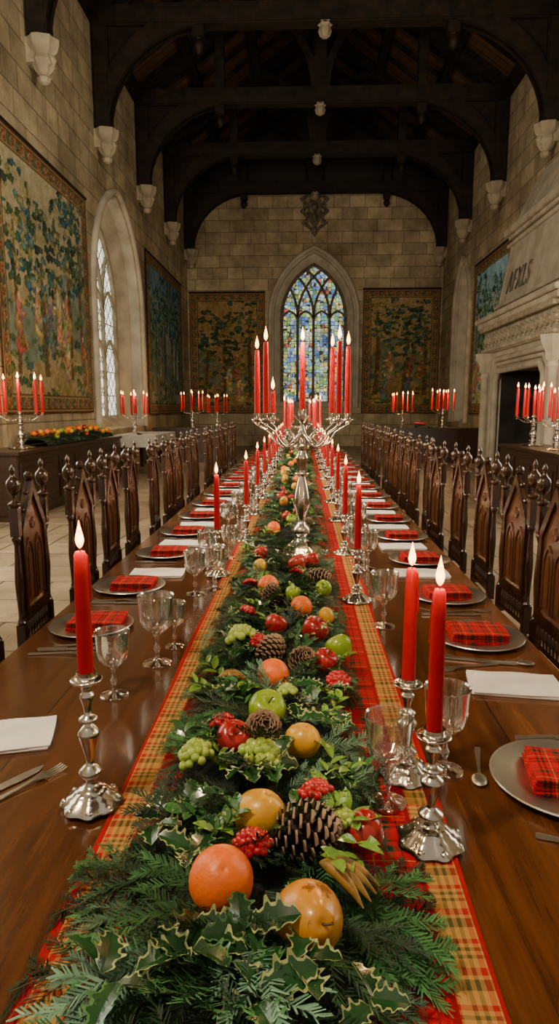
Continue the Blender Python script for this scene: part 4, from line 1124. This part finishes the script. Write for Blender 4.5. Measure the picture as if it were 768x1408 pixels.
GL2 = [(-4.0, 9.25, .932, 1.4, 24), (-3.8, 14.9, .894, 1.3, 28), (-3.05, 18.3, .952, 1.35, 38), (-2.35, 18.3, .952, 1.2, 0), (2.75, 18.3, .952, 1.3, 38), (3.85, 18.3, .952, 1.4, 38), (3.35, 8.8, .952, 1.1, 16), (3.4, 9.85, .952, 1.2, 18)]
for (x, y, z, s_, e) in GL2:
    put_candelabra(x, y, z, s_, .5, e, False, 'silver branched candelabra with red candles on sideboard', rnd.uniform(0, 1), 1.0, 1.25)

g2 = garland('sideboard_garland', -4.0, 9.7, 13.1, .93, .24, 0, 'fir garland with fruit on the dark sideboard', 5, 1.9)
for i in range(48):
    P = [P_or, P_ar, P_ye, P_ye, P_or, P_ag, P_or, P_go][i % 8]
    xx = rnd.uniform(-.15, .21)
    P.place((-4.0 + xx, 9.8 + i * .068, 1.12 - abs(xx) * .35 + rnd.uniform(0, .03)), scale=rnd.uniform(1.05, 1.3), rot=(rnd.random(), rnd.random(), 0), group='fruit on the sideboard')
g3 = garland('sideboard_garland', 3.3, 18.05, 18.4, .95, .22, 0, 'small fir and red berry garland on sideboard', 6)
for i in range(14):
    P_be.place((3.3 + rnd.uniform(-.2, .2), 18.2 + rnd.uniform(-.1, .1), 1.06), scale=2.0, group='berries on the sideboard')

# ------------------------------------------------------------------ light & camera
w = bpy.data.worlds.new('w'); S.world = w; w.use_nodes = True
bg = w.node_tree.nodes['Background']; bg.inputs[0].default_value = (1, .84, .64, 1); bg.inputs[1].default_value = .42
def soft(loc, e, r=.35, col=(1, .78, .52)):  # added point lights out of view, fill for the table and roof
    l = bpy.data.lights.new('fill_point', 'POINT'); l.energy = e; l.color = col; l.shadow_soft_size = r
    o = bpy.data.objects.new('fill_point', l); C.objects.link(o); o.location = loc
soft((-1.4, .1, 4.2), 400, .2)
soft((.42, 6.1, 11.2), 240)
# area lights added out of view, aimed down the hall to brighten it
def daylight(loc, d, e):  # added fill light, set inside the wall rather than coming through glass
    l = bpy.data.lights.new('hall_fill_area', 'AREA'); l.shape = 'RECTANGLE'; l.size = 2.4; l.size_y = 3.6; l.energy = e; l.color = (1, .87, .66)
    o = bpy.data.objects.new('hall_fill_area', l); C.objects.link(o); o.location = loc
    o.rotation_euler = Vector(d).to_track_quat('-Z', 'Y').to_euler()
daylight((XL + .5, 4.4, 3.9), (.55, .85, .0), 560)
daylight((XR - .5, 4.4, 3.9), (-.55, .85, .0), 440)

cam = bpy.data.cameras.new('cam'); cam.sensor_fit = 'VERTICAL'; cam.sensor_height = 36; cam.sensor_width = 36
cam.lens = 900 / 1408 * 36; cam.clip_start = .02; cam.clip_end = 100
co = bpy.data.objects.new('cam', cam); C.objects.link(co)
co.location = (0, 0, 1.51); co.rotation_euler = (math.radians(90 - 9.1), 0, math.radians(1.97))
S.camera = co
